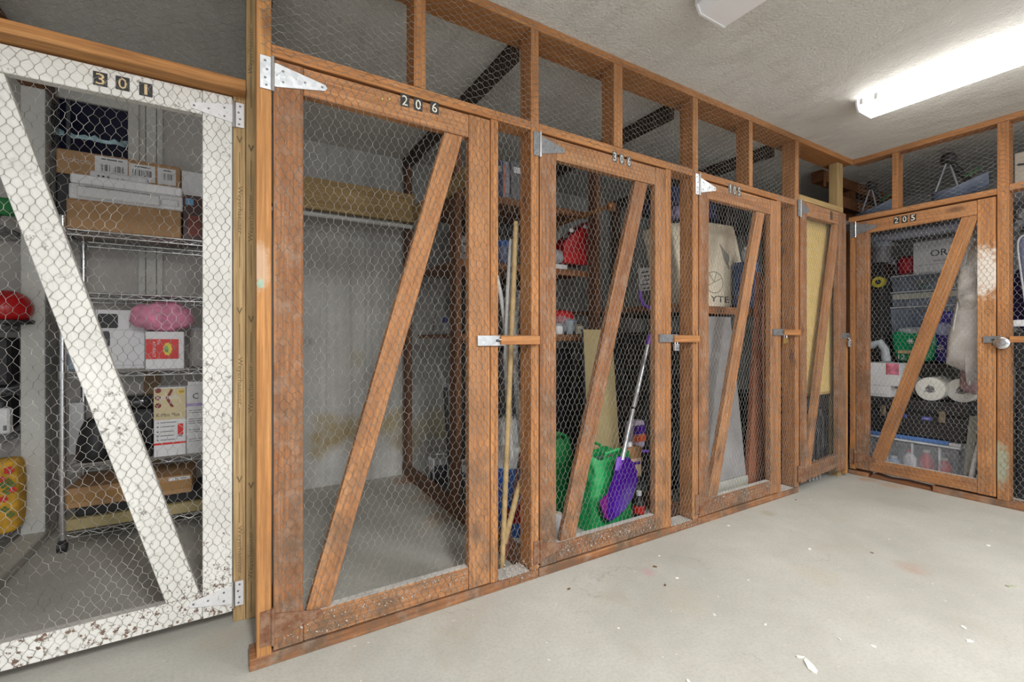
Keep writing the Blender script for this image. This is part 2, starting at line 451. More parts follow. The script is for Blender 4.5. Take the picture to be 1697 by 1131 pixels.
def galv(name, a, b_, rough=0.45, metal=0.75, rust=0.0):
    m, t, b = nt(name); g = NB(t)
    v = g.coords((1, 1, 1)); vo = g.n('ShaderNodeTexVoronoi'); vo.inputs['Scale'].default_value = 70; g.l(v, vo.inputs['Vector'])
    c = g.mix(vo.outputs['Color'], a, b_)
    if rust: c = g.mix(g.ramp(g.noise(v, 30, 5, 0.7), (0.42, 0.0), (0.6, rust)), c, (0.17, 0.065, 0.028))
    g.l(c, b.inputs['Base Color']); b.inputs['Roughness'].default_value = rough; b.inputs['Metallic'].default_value = metal
    g.bump(b, g.noise(v, 90, 3), 0.2, 0.001)
    return m
M_GALV = galv('galvanised_steel', (0.42, 0.44, 0.46), (0.62, 0.64, 0.66))
M_DKSTEEL = galv('dull_grey_steel', (0.17, 0.175, 0.185), (0.26, 0.265, 0.275), 0.55, 0.5)
M_RUST = galv('rusty_steel', (0.22, 0.12, 0.075), (0.30, 0.18, 0.11), 0.75, 0.2, 0.9)
M_BRASS = galv('brass', (0.62, 0.46, 0.17), (0.75, 0.58, 0.25), 0.35, 0.9)
M_CHROME = galv('chrome', (0.66, 0.67, 0.69), (0.76, 0.77, 0.79), 0.22, 0.95)
def wiremat(name, a, b_):
    m, t, b = nt(name); g = NB(t)
    v = g.coords((1, 1, 1), 'World', False)
    g.l(g.ramp(g.noise(v, 11, 5, 0.65), (0.38, a), (0.62, b_)), b.inputs['Base Color'])
    b.inputs['Roughness'].default_value = 0.5; b.inputs['Metallic'].default_value = 0.35
    return m
M_WIRE = wiremat('galvanised_wire', (0.20, 0.19, 0.172), (0.40, 0.388, 0.36))
M_WIREP = wiremat('wire_with_paint_drips', (0.15, 0.14, 0.125), (0.60, 0.585, 0.55))
M_WIRED = wiremat('dull_wire', (0.16, 0.155, 0.145), (0.30, 0.29, 0.275))
BLACK = plain('black_plastic', (0.018, 0.018, 0.02), 0.45)
WHITE = plain('white_plastic', (0.74, 0.74, 0.76), 0.35, vary=.04)
WHCARD = plain('white_card', (0.70, 0.70, 0.72), 0.6, vary=.05)
CARD = plain('brown_cardboard', (0.40, 0.235, 0.115), 0.8, vary=.1)
CARD2 = plain('tan_cardboard', (0.48, 0.36, 0.20), 0.8, vary=.08)
GREY = plain('grey_plastic', (0.30, 0.31, 0.33), 0.5)
DKGREY = plain('dark_grey_plastic', (0.06, 0.062, 0.07), 0.5)
INK = plain('black_print', (0.02, 0.02, 0.02), 0.6, bump=0)
GOLD = plain('gold_print', (0.62, 0.46, 0.25), 0.5, bump=0)
CREAMP = plain('cream_print', (0.78, 0.74, 0.62), 0.5, bump=0)
RED = plain('red_print', (0.62, 0.025, 0.022), 0.45)
BRINK = plain('brown_stamp_print', (0.17, 0.115, 0.06), 0.8, bump=0)
# ------------------------------------------------------------------ the room
MB().box(-3.2, 6.2, -6.2, YB + .12, -0.1, 0.0).struct('floor', M_FLOOR)
MB().box(-3.2, 6.2, -6.2, YB + .12, H, H + .1).struct('ceiling', M_CEIL)
MB().box(.07, 6.2, YB, YB + .12, 0, H).struct('wall_back', M_BACK)
M_WALLL = plain('pale_grey_light_blocker', (0.44, 0.42, 0.40), 0.8, bump=.3, vary=.1, scale=3)
MB().box(-3.2, .07, YB, YB + .12, 0, H).struct('wall_back_left', M_WALLL)
M_WALLR = plain('grey_painted_wall', (0.34, 0.335, 0.325), 0.85, bump=.3)
MB().box(5.62, 5.72, -3.2, YB, 0, H).struct('wall_right', M_WALLR)
MB().box(4.2, 5.62, -2.42, -2.32, 0, H).struct('wall_blocker_right', M_WALLR)  # unseen wall added to keep outside light out of the right cage
MB().box(-2.45, -2.35, .35, YB, 0, H).struct('wall_blocker_left', M_WALLL)  # out of view, added to block side light from the left cage

# ------------------------------------------------------------------ planes of the partitions
class Plane:
    def __init__(s, o, ax, nrm): s.o = Vector(o); s.ax = Vector(ax); s.n = Vector(nrm)
    def __call__(s, a, z, d=0.0): return s.o + s.ax * a + Vector((0, 0, z)) + s.n * d
PMAIN = Plane((0, 0, 0), (1, 0, 0), (0, -1, 0))
PLEFT = Plane((0, YL, 0), (1, 0, 0), (0, -1, 0))
PRIGHT = Plane((XR, 0, 0), (0, -1, 0), (-1, 0, 0))
def pq(pl, px, py):
    """place (a, z) on a partition plane seen at a pixel"""
    if pl is PMAIN: p = PY(px, py, 0); return p.x, p.z
    if pl is PLEFT: p = PY(px, py, YL); return p.x, p.z
    p = PX(px, py, XR); return -p.y, p.z

def beam(name, pl, poly, d0, d1, mat, parent, axis=None, bevel=0.002, label=None):
    """board with outline poly [(a,z)...]; its local Z runs along the grain"""
    if axis is None: axis = (0, 1)
    ax2 = Vector(axis).normalized()
    c = Vector((sum(p[0] for p in poly) / len(poly), sum(p[1] for p in poly) / len(poly)))
    lz = pl.ax * ax2.x + Vector((0, 0, ax2.y)); ly = pl.n; lx = ly.cross(lz)
    o3 = pl(c.x, c.y, (d0 + d1) / 2)
    M = Matrix(((lx.x, ly.x, lz.x, o3.x), (lx.y, ly.y, lz.y, o3.y), (lx.z, ly.z, lz.z, o3.z), (0, 0, 0, 1)))
    mb = MB(); mb.prism(poly, pl, d0, d1)
    o = bpy.data.objects.new(name, mb.mesh(name, mat, M, bevel)); link(o, M, parent)
    return tag(o, label)
def rect(a0, a1, z0, z1): return [(a0, z0), (a1, z0), (a1, z1), (a0, z1)]
def wbox(name, x0, x1, y0, y1, z0, z1, mat, parent, bevel=0.002):
    """axis-aligned board whose grain follows its longest side"""
    L = (x1 - x0, y1 - y0, z1 - z0); k = max(range(3), key=lambda i: L[i])
    c = Vector(((x0 + x1) / 2, (y0 + y1) / 2, (z0 + z1) / 2))
    ez = Vector([1.0 if i == k else 0.0 for i in range(3)]); ey = Vector([1.0 if i == (k + 1) % 3 else 0.0 for i in range(3)]); ex = ey.cross(ez)
    M = Matrix(((ex.x, ey.x, ez.x, c.x), (ex.y, ey.y, ez.y, c.y), (ex.z, ey.z, ez.z, c.z), (0, 0, 0, 1)))
    o = bpy.data.objects.new(name, MB().box(x0, x1, y0, y1, z0, z1).mesh(name, mat, M, bevel))
    return link(o, M, parent)
def clip(poly, a, b):
    """keep the part of poly left of the line a->b"""
    out = []; n = len(poly)
    f = lambda p: (b[0] - a[0]) * (p[1] - a[1]) - (b[1] - a[1]) * (p[0] - a[0])
    for i in range(n):
        p, q = poly[i], poly[(i + 1) % n]; fp, fq = f(p), f(q)
        if fp >= 0: out.append(p)
        if fp * fq < 0:
            t = fp / (fp - fq); out.append((p[0] + (q[0] - p[0]) * t, p[1] + (q[1] - p[1]) * t))
    return out

# ------------------------------------------------------------------ chicken wire: every wire a three-sided rod
def hexwire(name, regions, mat, parent=None, seed=1, w=0.0275, row=0.026, r=0.0006, rt=0.00105, bulge=0.0035):
    """regions: (place function, a0, a1, z0, z1, turned). Twists run along z, or along a when turned"""
    rg = np.random.default_rng(seed)
    P0 = []; P1 = []; RR = []
    tw = row * 0.42
    for fn, a0, a1, z0, z1, turned in regions:
        if turned: u0, u1, v0, v1 = z0, z1, a0, a1
        else: u0, u1, v0, v1 = a0, a1, z0, z1
        nu = int((u1 - u0) / w) + 3; nv = int((v1 - v0) / row) + 3
        jit = rg.normal(0, 0.0016, (nv + 1, nu + 1, 2, 2)); dj = rg.uniform(-0.35, 1.0, (nv + 1, nu + 1, 2)) * bulge
        pha = rg.uniform(0, 6, 4)
        def node(j, i, top):
            u = u0 + (i - 1 + .5 * (j % 2)) * w + jit[j, i, top, 0]; v = v0 + (j - 1) * row + (tw if top else 0) + jit[j, i, top, 1]
            u += 0.006 * math.sin(v * 5.1 + pha[0]) + 0.003 * math.sin(v * 17 + u * 9 + pha[1])
            v += 0.007 * math.sin(u * 4.3 + pha[2]) + 0.003 * math.sin(u * 19 + pha[3])
            return u, v, dj[j, i, top]
        def emit(p, q, rad):
            ok = [u0 <= k[0] <= u1 and v0 <= k[1] <= v1 for k in (p, q)]
            if not any(ok): return
            if not all(ok):          # trim at the border
                t = 1.0
                for c, lo, hi in ((0, u0, u1), (1, v0, v1)):
                    A, B = (p, q) if ok[0] else (q, p)
                    dlt = B[c] - A[c]
                    if B[c] < lo and dlt: t = min(t, (lo - A[c]) / dlt)
                    if B[c] > hi and dlt: t = min(t, (hi - A[c]) / dlt)
                B = tuple(A[k] + (B[k] - A[k]) * max(t, 0.0) for k in range(3)); p, q = A, B
            if abs(p[0] - q[0]) + abs(p[1] - q[1]) < 1e-4: return
            for lst, k in ((P0, p), (P1, q)):
                lst.append(tuple(fn(k[1], k[0], k[2]) if turned else fn(k[0], k[1], k[2])))
            RR.append(rad)
        for j in range(nv):
            for i in range(1, nu):
                b = node(j, i, 0); t = node(j, i, 1)
                emit(b, t, rt)
                if j + 1 <= nv:
                    if j % 2: l, rr_ = node(j + 1, i, 0), (node(j + 1, i + 1, 0) if i + 1 <= nu else None)
                    else: l, rr_ = node(j + 1, i - 1, 0), node(j + 1, i, 0)
                    emit(t, l, r)
                    if rr_: emit(t, rr_, r)
    p0 = np.array(P0); p1 = np.array(P1); rr = np.array(RR)[:, None]; N = len(p0)
    org = Vector(p0.min(axis=0)); 
    d = p1 - p0; d /= np.linalg.norm(d, axis=1, keepdims=True)
    ref = np.tile(np.array([[0.31, 0.52, 0.11]]), (N, 1)); a = np.cross(d, ref); a /= np.linalg.norm(a, axis=1, keepdims=True); b = np.cross(d, a)
    V = np.empty((N, 6, 3))
    for k in range(3):
        q = 2 * PI * k / 3; off = a * math.cos(q) * rr + b * math.sin(q) * rr
        V[:, k] = p0 + off; V[:, 3 + k] = p1 + off
    V = (V - np.array(org)).reshape(-1, 3)
    quad = np.array([[0, 1, 4, 3], [1, 2, 5, 4], [2, 0, 3, 5]]).reshape(1, 3, 4) + (np.arange(N) * 6)[:, None, None]
    quad = quad.reshape(-1, 4)
    me = bpy.data.meshes.new(name)
    me.vertices.add(len(V)); me.vertices.foreach_set('co', V.ravel())
    me.loops.add(quad.size); me.loops.foreach_set('vertex_index', quad.ravel().astype(np.int32))
    me.polygons.add(len(quad)); me.polygons.foreach_set('loop_start', (np.arange(len(quad)) * 4).astype(np.int32))
    me.polygons.foreach_set('use_smooth', np.ones(len(quad), dtype=bool))
    me.update(calc_edges=True); me.materials.append(mat)
    o = bpy.data.objects.new(name, me); link(o, Matrix.Translation(org), parent)
    o['kind'] = 'stuff'
    return o

# ------------------------------------------------------------------ hardware
def t_hinge(pl, a, z, strap, parent, mat, h=0.088, plate=0.036, pin=None, flip=False, label=None, d0=0.0):
    """T hinge: plate left of the pin, tapered strap right of it (flip mirrors it)"""
    s = -1 if flip else 1
    f = lambda x, zz, d: pl(a + s * x, z + zz, d + d0)
    mb = MB(); mb.mat(0)
    mb.prism([(-plate, -h / 2), (-.004, -h / 2), (-.004, h / 2), (-plate, h / 2)], f, 0.0002, 0.0045)
    mb.prism([(.004, -h * .36), (.012, -h * .36), (strap * .96, -.010), (strap, 0), (strap * .96, .010), (.012, h * .36), (.004, h * .36)], f, 0.0002, 0.0045)
    mb.mat(1)
    mb.cyl(f(0, -h / 2 - .004, .005), f(0, h / 2 + .004, .005), .0058, n=10)
    mb.mat(2)
    for x, zz in ((-plate * .6, h * .36), (-plate * .45, h * .1), (-plate * .6, -h * .16), (-plate * .5, -h * .38), (.03, h * .17), (.03, -h * .17), (strap * .58, 0), (strap * .9, 0)):
        mb.cyl(f(x, zz, .004), f(x, zz, .0062), .0042, .0032, n=8)
    return mb.part('hinge', [mat, M_CHROME if mat is not M_RUST else M_RUST, M_DKSTEEL if mat is not M_RUST else M_RUST], parent, label=label)

def number_plate(pl, a, z, ch, parent, plate_mat, ink, w=0.042, h=0.052, tilt=0.0, frac=(.62, .8), d0=0.0):
    ax = pl.ax * math.cos(tilt) + Vector((0, 0, math.sin(tilt))); up = Vector((0, 0, math.cos(tilt))) - pl.ax * math.sin(tilt)
    c = pl(a, z, d0)
    mb = MB()
    f = lambda x, y, d: c + ax * x + up * y + pl.n * d
    mb.prism(rect(-w / 2, w / 2, -h / 2, h / 2), f, 0.0001, 0.0014)
    o = mb.part('number_plate', plate_mat, parent)
    m2 = MB(); write(m2, ch, c + pl.n * .0019, ax, up, w * frac[0] * (.36 if ch == '1' else 1), h * frac[1])
    m2.part('numeral', ink, o)
    return o

def hasp(pl, a0, a1, z, parent, mat, h=0.042, slot=True):
    f = lambda x, y, d: pl(x, y, d)
    mb = MB(); mb.mat(0).prism(rect(a0, a1, z - h / 2, z + h / 2), f, .0075, .0105)
    mb.prism(rect(a0, a0 + .012, z - h / 2, z + h / 2), f, .0002, .0076)
    if slot: mb.mat(1).prism(rect(a1 - .045, a1 - .018, z - .006, z + .006), f, .0104, .0112)
    # staple
    mb.mat(0).tube([pl(a1 - .032, z, .0105), pl(a1 - .032, z + .004, .022), pl(a1 - .026, z + .004, .024), pl(a1 - .020, z, .0105)], .0026, 6)
    return mb.part('hasp', [mat, DKGREY], parent, bevel=.0008)

# ------------------------------------------------------------------ cage doors
def cage_gate(name, label, pl, a0, a1, z0, z1, brace, wl, wr, top, bot, wmat, tm=0.034, flip=False, mesh_mat=None, seed=1,
              nums='', num_a=(), num_z=0, plate=None, ink=None, pw=.042, ph=.052, tilt=0.0, wmats=None, bottom_poly=None, proud=0.0):
    c = pl((a0 + a1) / 2, z0, -tm / 2)
    D = thing(name, label, 'gate', c)
    wm = wmats or {}
    g = .0012
    d0, d1 = -tm + proud, proud
    # stiles run full height, rails between them
    beam('stile', pl, rect(a0, a0 + wl, z0, z1), d0, d1, wm.get('l', wmat), D)
    beam('stile', pl, rect(a1 - wr, a1, z0, z1), d0, d1, wm.get('r', wmat), D)
    beam('top_rail', pl, rect(a0 + wl + g, a1 - wr - g, z1 - top, z1 - .002), d0, d1, wm.get('t', wmat), D, (1, 0))
    bp_ = bottom_poly or rect(a0 + wl + g, a1 - wr - g, z0 + .001, z0 + bot)
    beam('bottom_rail', pl, bp_, d0, d1 - .001, wm.get('b', wmat), D, (1, 0))
    zr = min(bp_[2][1], bp_[3][1])
    if bottom_poly is None: MB().prism(rect(a0 + wl + .003, a1 - wr - .003, zr + .0001, zr + .0009), pl, d0 + .001, d1 - .004).part('dust_layer', DUST, D, label='pale dust on the bottom rail')
    # brace: a strip clipped to the opening
    (x0, y0), (x1, y1), bw = brace
    t = Vector((x1 - x0, y1 - y0)).normalized(); nn = Vector((-t.y, t.x)) * bw / 2
    E0 = Vector((x0, y0)) - t * .3; E1 = Vector((x1, y1)) + t * .3
    poly = [tuple(E0 - nn), tuple(E1 - nn), tuple(E1 + nn), tuple(E0 + nn)]
    bx0, bx1, by0, by1 = a0 + wl + g, a1 - wr - g, bp_[2][1] + g if not flip else bp_[3][1] + g, z1 - top - g
    by0 = z0 + bot + g if bottom_poly is None else min(bp_[2][1], bp_[3][1]) + g
    for A, B in (((bx0, by0), (bx1, by0)), ((bx1, by0), (bx1, by1)), ((bx1, by1), (bx0, by1)), ((bx0, by1), (bx0, by0))):
        poly = clip(poly, A, B)
    beam('diagonal_brace', pl, poly, d0 + .002, d1 - .004, wm.get('d', wmat), D, (t.x, t.y))
    for ch, aa in zip(nums, num_a):
        number_plate(pl, aa[0], aa[1], ch, D, plate, ink, pw, ph, tilt + aa[2] if len(aa) > 2 else tilt, d0=proud)
    mm = mesh_mat or M_WIRE
    hexwire('chicken_wire', [(lambda a, z, d: pl(a, z, d + proud + .0016), a0 + .006, a1 - .006, z0 + .004, z1 - .004, False)], mm, D, seed)
    return D

def A(px, pl=PMAIN): return pq(pl, px, 563)[0]
def lint(pl, a0, a1, z0, z1, n, parent, seed=3):
    """dusty fluff caught in the wire of a bottom rail"""
    rg = random.Random(seed); mb = MB()
    for k in range(n):
        a = rg.uniform(a0, a1); z = z0 + (z1 - z0) * rg.random() ** .7; s = rg.uniform(.0015, .0055)
        c = pl(a, z, rg.uniform(.001, .005)); v = [Vector((rg.uniform(-1, 1), rg.uniform(-.5, .5), rg.uniform(-1, 1))) * s for _ in range(4)]
        mb.add([c + q for q in v], [(0, 1, 2), (0, 2, 3), (0, 3, 1), (1, 3, 2)])
    return mb.part('caught_fluff', LINT, parent, kind='stuff')
LINT = plain('grey_dust_fluff', (0.40, 0.37, 0.33), 0.95, vary=.35, scale=60)
DUST = plain('dust_layer', (0.46, 0.44, 0.41), 0.95, vary=.2)

ZB = 0.043   # doors hang just above the sill
ZT = 1.957
SILV = plain('silver_numeral', (0.62, 0.63, 0.63), 0.4, 0.3)
PLDARK = plain('tarnished_plate', (0.10, 0.085, 0.07), .5)
PLBLK = plain('black_numeral_plate', (0.022, 0.022, 0.024), 0.5)

def N_(pl, lst): return [pq(pl, x, y) + ((0.0,)) for x, y in lst]

# --- first wide door, 206
d206 = cage_gate('cage_gate', 'orange-brown timber gate 206 with wire mesh and a leaning brace before the empty cage', PMAIN,
    A(453), A(812), ZB, ZT, (pq(PMAIN, 531, 1000), pq(PMAIN, 756, 212), .075), .089, .096, .093, .090, W_DOOR, seed=11,
    nums='206', num_a=N_(PMAIN, [(671, 167), (693, 174), (720, 179)]), plate=PLBLK, ink=CREAMP, pw=.034, ph=.046, wmats={'l': W_OLD, 'd': W_DOOR})
t_hinge(PMAIN, A(452), 1.905, .165, d206, M_GALV, h=.105, label='shiny galvanised T hinge at the top')
t_hinge(PMAIN, A(452), .125, .15, d206, M_RUST, h=.11, label='rusty T hinge at the bottom')
for px in (633, 645): 
    q = PMAIN(pq(PMAIN, px, 165)[0], pq(PMAIN, px, 165)[1], 0)
    MB().lathe(q, [(.0068, 0), (.0062, -.003), (.0035, -.0058)], 12, axis='Y').part('brass_tack', M_BRASS, d206, label='brass tack left of the number', smooth=True)
hasp(PMAIN, A(790), A(835), pq(PMAIN, 812, 565)[1], d206, M_GALV)
lint(PMAIN, A(470), A(770), .05, .13, 260, d206, 4)

# --- second door, 306
d306 = cage_gate('cage_gate', 'timber gate 306 with silver numerals before the cage with the green bag', PMAIN,
    A(895), A(1103), ZB, ZT, (pq(PMAIN, 944, 885), pq(PMAIN, 1067, 292), .085), .089, .080, .095, .085, W_DOOR, seed=12,
    nums='306', num_a=N_(PMAIN, [(1018.5, 260), (1030, 264), (1042, 268)]), plate=PLDARK, ink=SILV, pw=.030, ph=.052, wmats={'l': W_OLD, 'b': W_OLD, 'd': W_OLD})
t_hinge(PMAIN, A(895), pq(PMAIN, 894, 240)[1], .135, d306, M_DKSTEEL, h=.105)
t_hinge(PMAIN, A(895), pq(PMAIN, 899, 913)[1], .13, d306, M_RUST, h=.10)
hasp(PMAIN, A(1091), A(1122), pq(PMAIN, 1107, 561)[1], d306, M_DKSTEEL)
lint(PMAIN, A(925), A(1085), .05, .125, 420, d306, 5)

# --- third door
d105 = cage_gate('cage_gate', 'timber gate 105 between gate 306 and the narrow end gate', PMAIN,
    A(1159), A(1287.5), ZB, ZT, (pq(PMAIN, 1184, 812), pq(PMAIN, 1264, 340), .085), .085, .075, .095, .09, W_DOOR, seed=13,
    nums='105', num_a=N_(PMAIN, [(1210, 313), (1217, 316), (1224.5, 318)]), plate=PLDARK, ink=SILV, pw=.036, ph=.060, wmats={'l': W_OLD, 'b': W_OLD})
t_hinge(PMAIN, A(1158.5), pq(PMAIN, 1159, 307)[1], .15, d105, M_GALV, h=.115)
t_hinge(PMAIN, A(1158.5), pq(PMAIN, 1160, 835)[1], .14, d105, M_RUST, h=.11)
hasp(PMAIN, A(1279.5), A(1299), pq(PMAIN, 1290, 551)[1], d105, M_DKSTEEL)
lint(PMAIN, A(1178), A(1275), .05, .125, 260, d105, 6)

# --- narrow end door
a0, a1 = A(1325.5), A(1401)
d2 = cage_gate('cage_gate', 'narrow timber end gate of the long row, yellow panel behind its wire', PMAIN,
    a0, a1, .058, 2.008, (pq(PMAIN, 1340, 770), pq(PMAIN, 1388, 372), .075), .085, .12, .095, .10, W_DOOR, seed=14,
    nums='2', num_a=N_(PMAIN, [(1376.5, 358)]), plate=PLBLK, ink=BRINK, pw=.034, ph=.060,
    bottom_poly=[(a0 + .087, .064), (a1 - .122, .092), (a1 - .122, .19), (a0 + .087, .162)], wmats={'l': W_OLD, 'r': W_OLD, 'b': W_OLD}, proud=.004)
t_hinge(PMAIN, A(1325), pq(PMAIN, 1325, 346)[1], .12, d2, M_DKSTEEL, h=.115, d0=.004)
t_hinge(PMAIN, A(1325), pq(PMAIN, 1325, 785)[1], .11, d2, M_RUST, h=.11, d0=.004)
hasp(PMAIN, A(1394.5), A(1405), pq(PMAIN, 1400, 557)[1], d2, M_DKSTEEL)

# --- right door, 205
AR = lambda px: pq(PRIGHT, px, 563)[0]
d205 = cage_gate('cage_gate', 'orange timber gate 205 on the right partition before stacked bins and paper towels', PRIGHT,
    AR(1418), AR(1650), ZB + .01, 1.955, (pq(PRIGHT, 1455, 760), pq(PRIGHT, 1604, 366), .080), .085, .085, .095, .09, W_FRAME, seed=15,
    nums='205', num_a=N_(PRIGHT, [(1485.5, 365.5), (1499, 363.5), (1513, 361)]), plate=PLBLK, ink=CREAMP, pw=.034, ph=.050, wmats={'l': W_OLD, 'r': W_205R})
t_hinge(PRIGHT, AR(1418), pq(PRIGHT, 1418, 381)[1], .14, d205, M_DKSTEEL, h=.115)
t_hinge(PRIGHT, AR(1417), pq(PRIGHT, 1417, 757)[1], .14, d205, M_RUST, h=.11)
hasp(PRIGHT, AR(1630), AR(1660), pq(PRIGHT, 1645, 563)[1], d205, M_DKSTEEL)

# --- left white door, 301
AL = lambda px: pq(PLEFT, px, 563)[0]
d301 = cage_gate('cage_gate', 'white chipped-paint gate 301 with wire mesh on the left', PLEFT,
    -.735, AL(385), .043, 1.948, (pq(PLEFT, 290, 960), pq(PLEFT, -27, 130), .094), .09, .091, .088, .085, M_PAINT, flip=True, mesh_mat=M_WIREP, seed=16,
    nums='301', num_a=[q + (t_,) for q, t_ in zip([pq(PLEFT, 166.5, 131.5), pq(PLEFT, 203.5, 139), pq(PLEFT, 242, 149)], (.0, .0, .0))], plate=PLBLK, ink=GOLD, pw=.036, ph=.045)
WHSTEEL = galv('white_painted_steel', (0.66, 0.66, 0.66), (0.74, 0.74, 0.75), .45, .1)
t_hinge(PLEFT, AL(388), pq(PLEFT, 388, 190)[1], .135, d301, WHSTEEL, h=.090, flip=True, plate=.032)
t_hinge(PLEFT, AL(387), pq(PLEFT, 387, 985)[1], .135, d301, WHSTEEL, h=.090, flip=True, plate=.032)

# ------------------------------------------------------------------ long partition
PART = thing('cage_partition', 'long timber stud partition with wire mesh that holds the row of four brown gates', 'partition', (2.0, .045, 0))
DS = -.089
full = [(A(425) , A(450)), (A(880), A(893)), (A(1148), A(1157)), (A(1317.6), A(1323.7))]
ZH0, ZH1 = 1.966, 2.004     # header rail
for i, (p, q) in enumerate(full):
    beam('stud', PMAIN, rect(p, q, .039 if i else .0, H - .038), DS, 0, W_NEW if i == 0 else W_FRAME, PART, label='bright fresh stud at the near end' if i == 0 else None)
for p, q in ((A(813.5), A(826)), (A(1103.6), A(1112.5)), (A(1288), A(1294.3))):
    beam('stud', PMAIN, rect(p, q, .039, ZH0 - .001), DS, -.001, W_FRAME, PART)
post_a = (A(1398.5) - .012, A(1405.5))
beam('corner_post', PMAIN, rect(post_a[0], post_a[1], 0, H - .039), DS - .01, -.036, W_TAN, PART, label='pale new corner post')
beam('jamb_strip', PMAIN, rect(A(1403) - .002, A(1406), .02, 1.06), -.034, -.004, W_NEW, PART, label='fresh strip nailed beside the end door')
for px in ((686, 706), (1017.5, 1032), (1241.5, 1247.5)):
    beam('stud', PMAIN, rect(A(px[0]), A(px[1]), ZH1 + .001, H - .038), DS, 0, W_FRAME, PART)
cuts = [full[0][1], full[1][0], full[1][1], full[2][0], full[2][1], full[3][0], full[3][1], post_a[0]]
for k in range(0, 8, 2):
    beam('header_rail', PMAIN, rect(cuts[k] + .0008, cuts[k + 1] - .0008, ZH0 + (.046 if k == 6 else 0), ZH1 + (.048 if k == 6 else 0)), DS, 0, W_FRAME if k < 6 else W_TAN, PART, (1, 0))
    if k < 6:
        beam('sill', PMAIN, rect(cuts[k] + .0008 if k else .034, cuts[k + 1] + .038, 0, .038), DS, .002, W_OLD, PART, (1, 0))
beam('top_plate', PMAIN, rect(.05, XR - .001, H - .037, H - .001), -.155, .0, W_FRAME, PART, (1, 0))
for (p, q, y) in ((826.5, 879.5, 564), (1113, 1147.5, 562), (1295, 1317, 551.5)):
    zc = pq(PMAIN, (p + q) / 2, y)[1]
    beam('latch_block', PMAIN, rect(A(p), A(q) + .035, zc - .019, zc + .019), -.0005 + .001, .022, W_FRAME, PART, (1, 0))
# narrow fixed strips beside the doors and the clerestory above them
regs = []
off = lambda a, z, d: PMAIN(a, z, d + .0016)
for p, q in ((full[0][1], full[1][0]), (full[1][1], full[2][0]), (full[2][1], full[3][1])):
    regs.append((off, p - .03, q + .02, ZH1 - .03, H - .012, True))
for p, q in ((814, 893), (1104, 1157), (1288.5, 1323)):
    regs.append((off, A(p), A(q) - .004, .006, ZH1 + .004, False))
regs.append((off, A(429), A(448), ZH1 + .08, H - .01, False))
hexwire('chicken_wire', regs, M_WIRE, PART, 31)
lint(PMAIN, A(830), A(893), .004, .10, 160, PART, 8)
lint(PMAIN, A(1113), A(1157), .004, .09, 120, PART, 9)
for p, q in ((828, 878), (1114, 1146), (1296, 1316)):
    MB().box(A(p), A(q) , .004, .085, .0385, .0405).part('dust_layer', DUST, PART, label='grey dust lying on the sill')

# ------------------------------------------------------------------ recessed partition on the left
LP = thing('cage_partition', 'recessed left partition of an orange beam and two printed laminated studs beside the white gate', 'partition', (-.3, YL, 0))
s1 = beam('laminated_stud', PLEFT, rect(AL(385) + .003, AL(408) - .0015, 0, ZT + .02), -.14, -.002, W_LVL, LP)
s2 = beam('laminated_stud', PLEFT, rect(AL(408), AL(408) + .0445, 0, H - .002), -.14, .004, W_LVL, LP)
def stamp(stud, ac, d, zs_, up):
    f = lambda a, z, dd=0: PLEFT(a, z, d + .0006)
    dirv = Vector((0, 0, 1 if up else -1)); upv = -PLEFT.ax if up else PLEFT.ax
    for zt in zs_:
        mb = MB(); write(mb, 'Weyerhaeuser', f(ac, zt), dirv, upv, .178, .019)
        for z0, z1 in ((zt - .10 - .115, zt - .10), (zt + .10, zt + .10 + .115)):
            mb.prism(rect(ac - .001, ac + .001, z0, z1), lambda a, z, dd: PLEFT(a, z, dd), d + .0003, d + .0007)
        zz = zt + .262
        mb.prism([(ac - .010, zz + .012), (ac, zz - .014), (ac + .010, zz + .012), (ac + .005, zz + .012), (ac, zz - .003), (ac - .005, zz + .012)],
                 lambda a, z, dd: PLEFT(a, z, dd), d + .0003, d + .0007)
        mb.part('stamped_name', BRINK, stud, kind=None)
c1 = (AL(385) + AL(408)) / 2 + .001
stamp(s1, c1, -.002, [pq(PLEFT, 396, y)[1] for y in (348, 632, 912)], False)
stamp(s2, AL(408) + .016, .004, [pq(PLEFT, 416, y)[1] for y in (85, 362, 645, 920)], True)
beam('header_beam', PLEFT, rect(-2.2, AL(408) - .0015, 1.953, 1.993), -.03, .062, W_NEW, LP, (1, 0))
beam('top_plate', PLEFT, rect(-2.2, AL(408) - .0015, H - .037, H - .001), -.09, 0, W_FRAME, LP, (1, 0))
beam('stud', PLEFT, rect(-.785, -.744, 0, 1.952), -.09, 0, W_FRAME, LP)
hexwire('chicken_wire', [(lambda a, z, d: PLEFT(a, z, d + .004), -1.6, AL(407), 1.995, H - .04, True)], M_WIRED, LP, 33)

# ------------------------------------------------------------------ right partition
RP = thing('cage_partition', 'right timber partition with wire mesh around gate 205', 'partition', (XR + .045, -.6, 0))
beam('stud', PRIGHT, rect(AR(1408), AR(1417.4), .042, ZH0 - .001), DS, 0, W_FRAME, RP)
for p, q in ((1652, 1672),):
    beam('stud', PRIGHT, rect(AR(p), AR(q), .042, H - .038), DS, 0, W_STUDG, RP)
for p, q in ((1478, 1488),):
    beam('stud', PRIGHT, rect(AR(p), AR(q), ZH1 + .001, H - .038), DS, 0, W_FRAME, RP)
beam('stud', PRIGHT, rect(1.62, 1.66, .042, H - .038), DS, 0, W_FRAME, RP)
beam('header_rail', PRIGHT, rect(AR(1406), AR(1652) - .001, ZH0, ZH1), DS, 0, W_FRAME, RP, (1, 0))
beam('header_rail', PRIGHT, rect(AR(1672) + .001, 1.619, ZH0 + .01, ZH1 + .012), DS, 0, W_FRAME, RP, (1, 0))
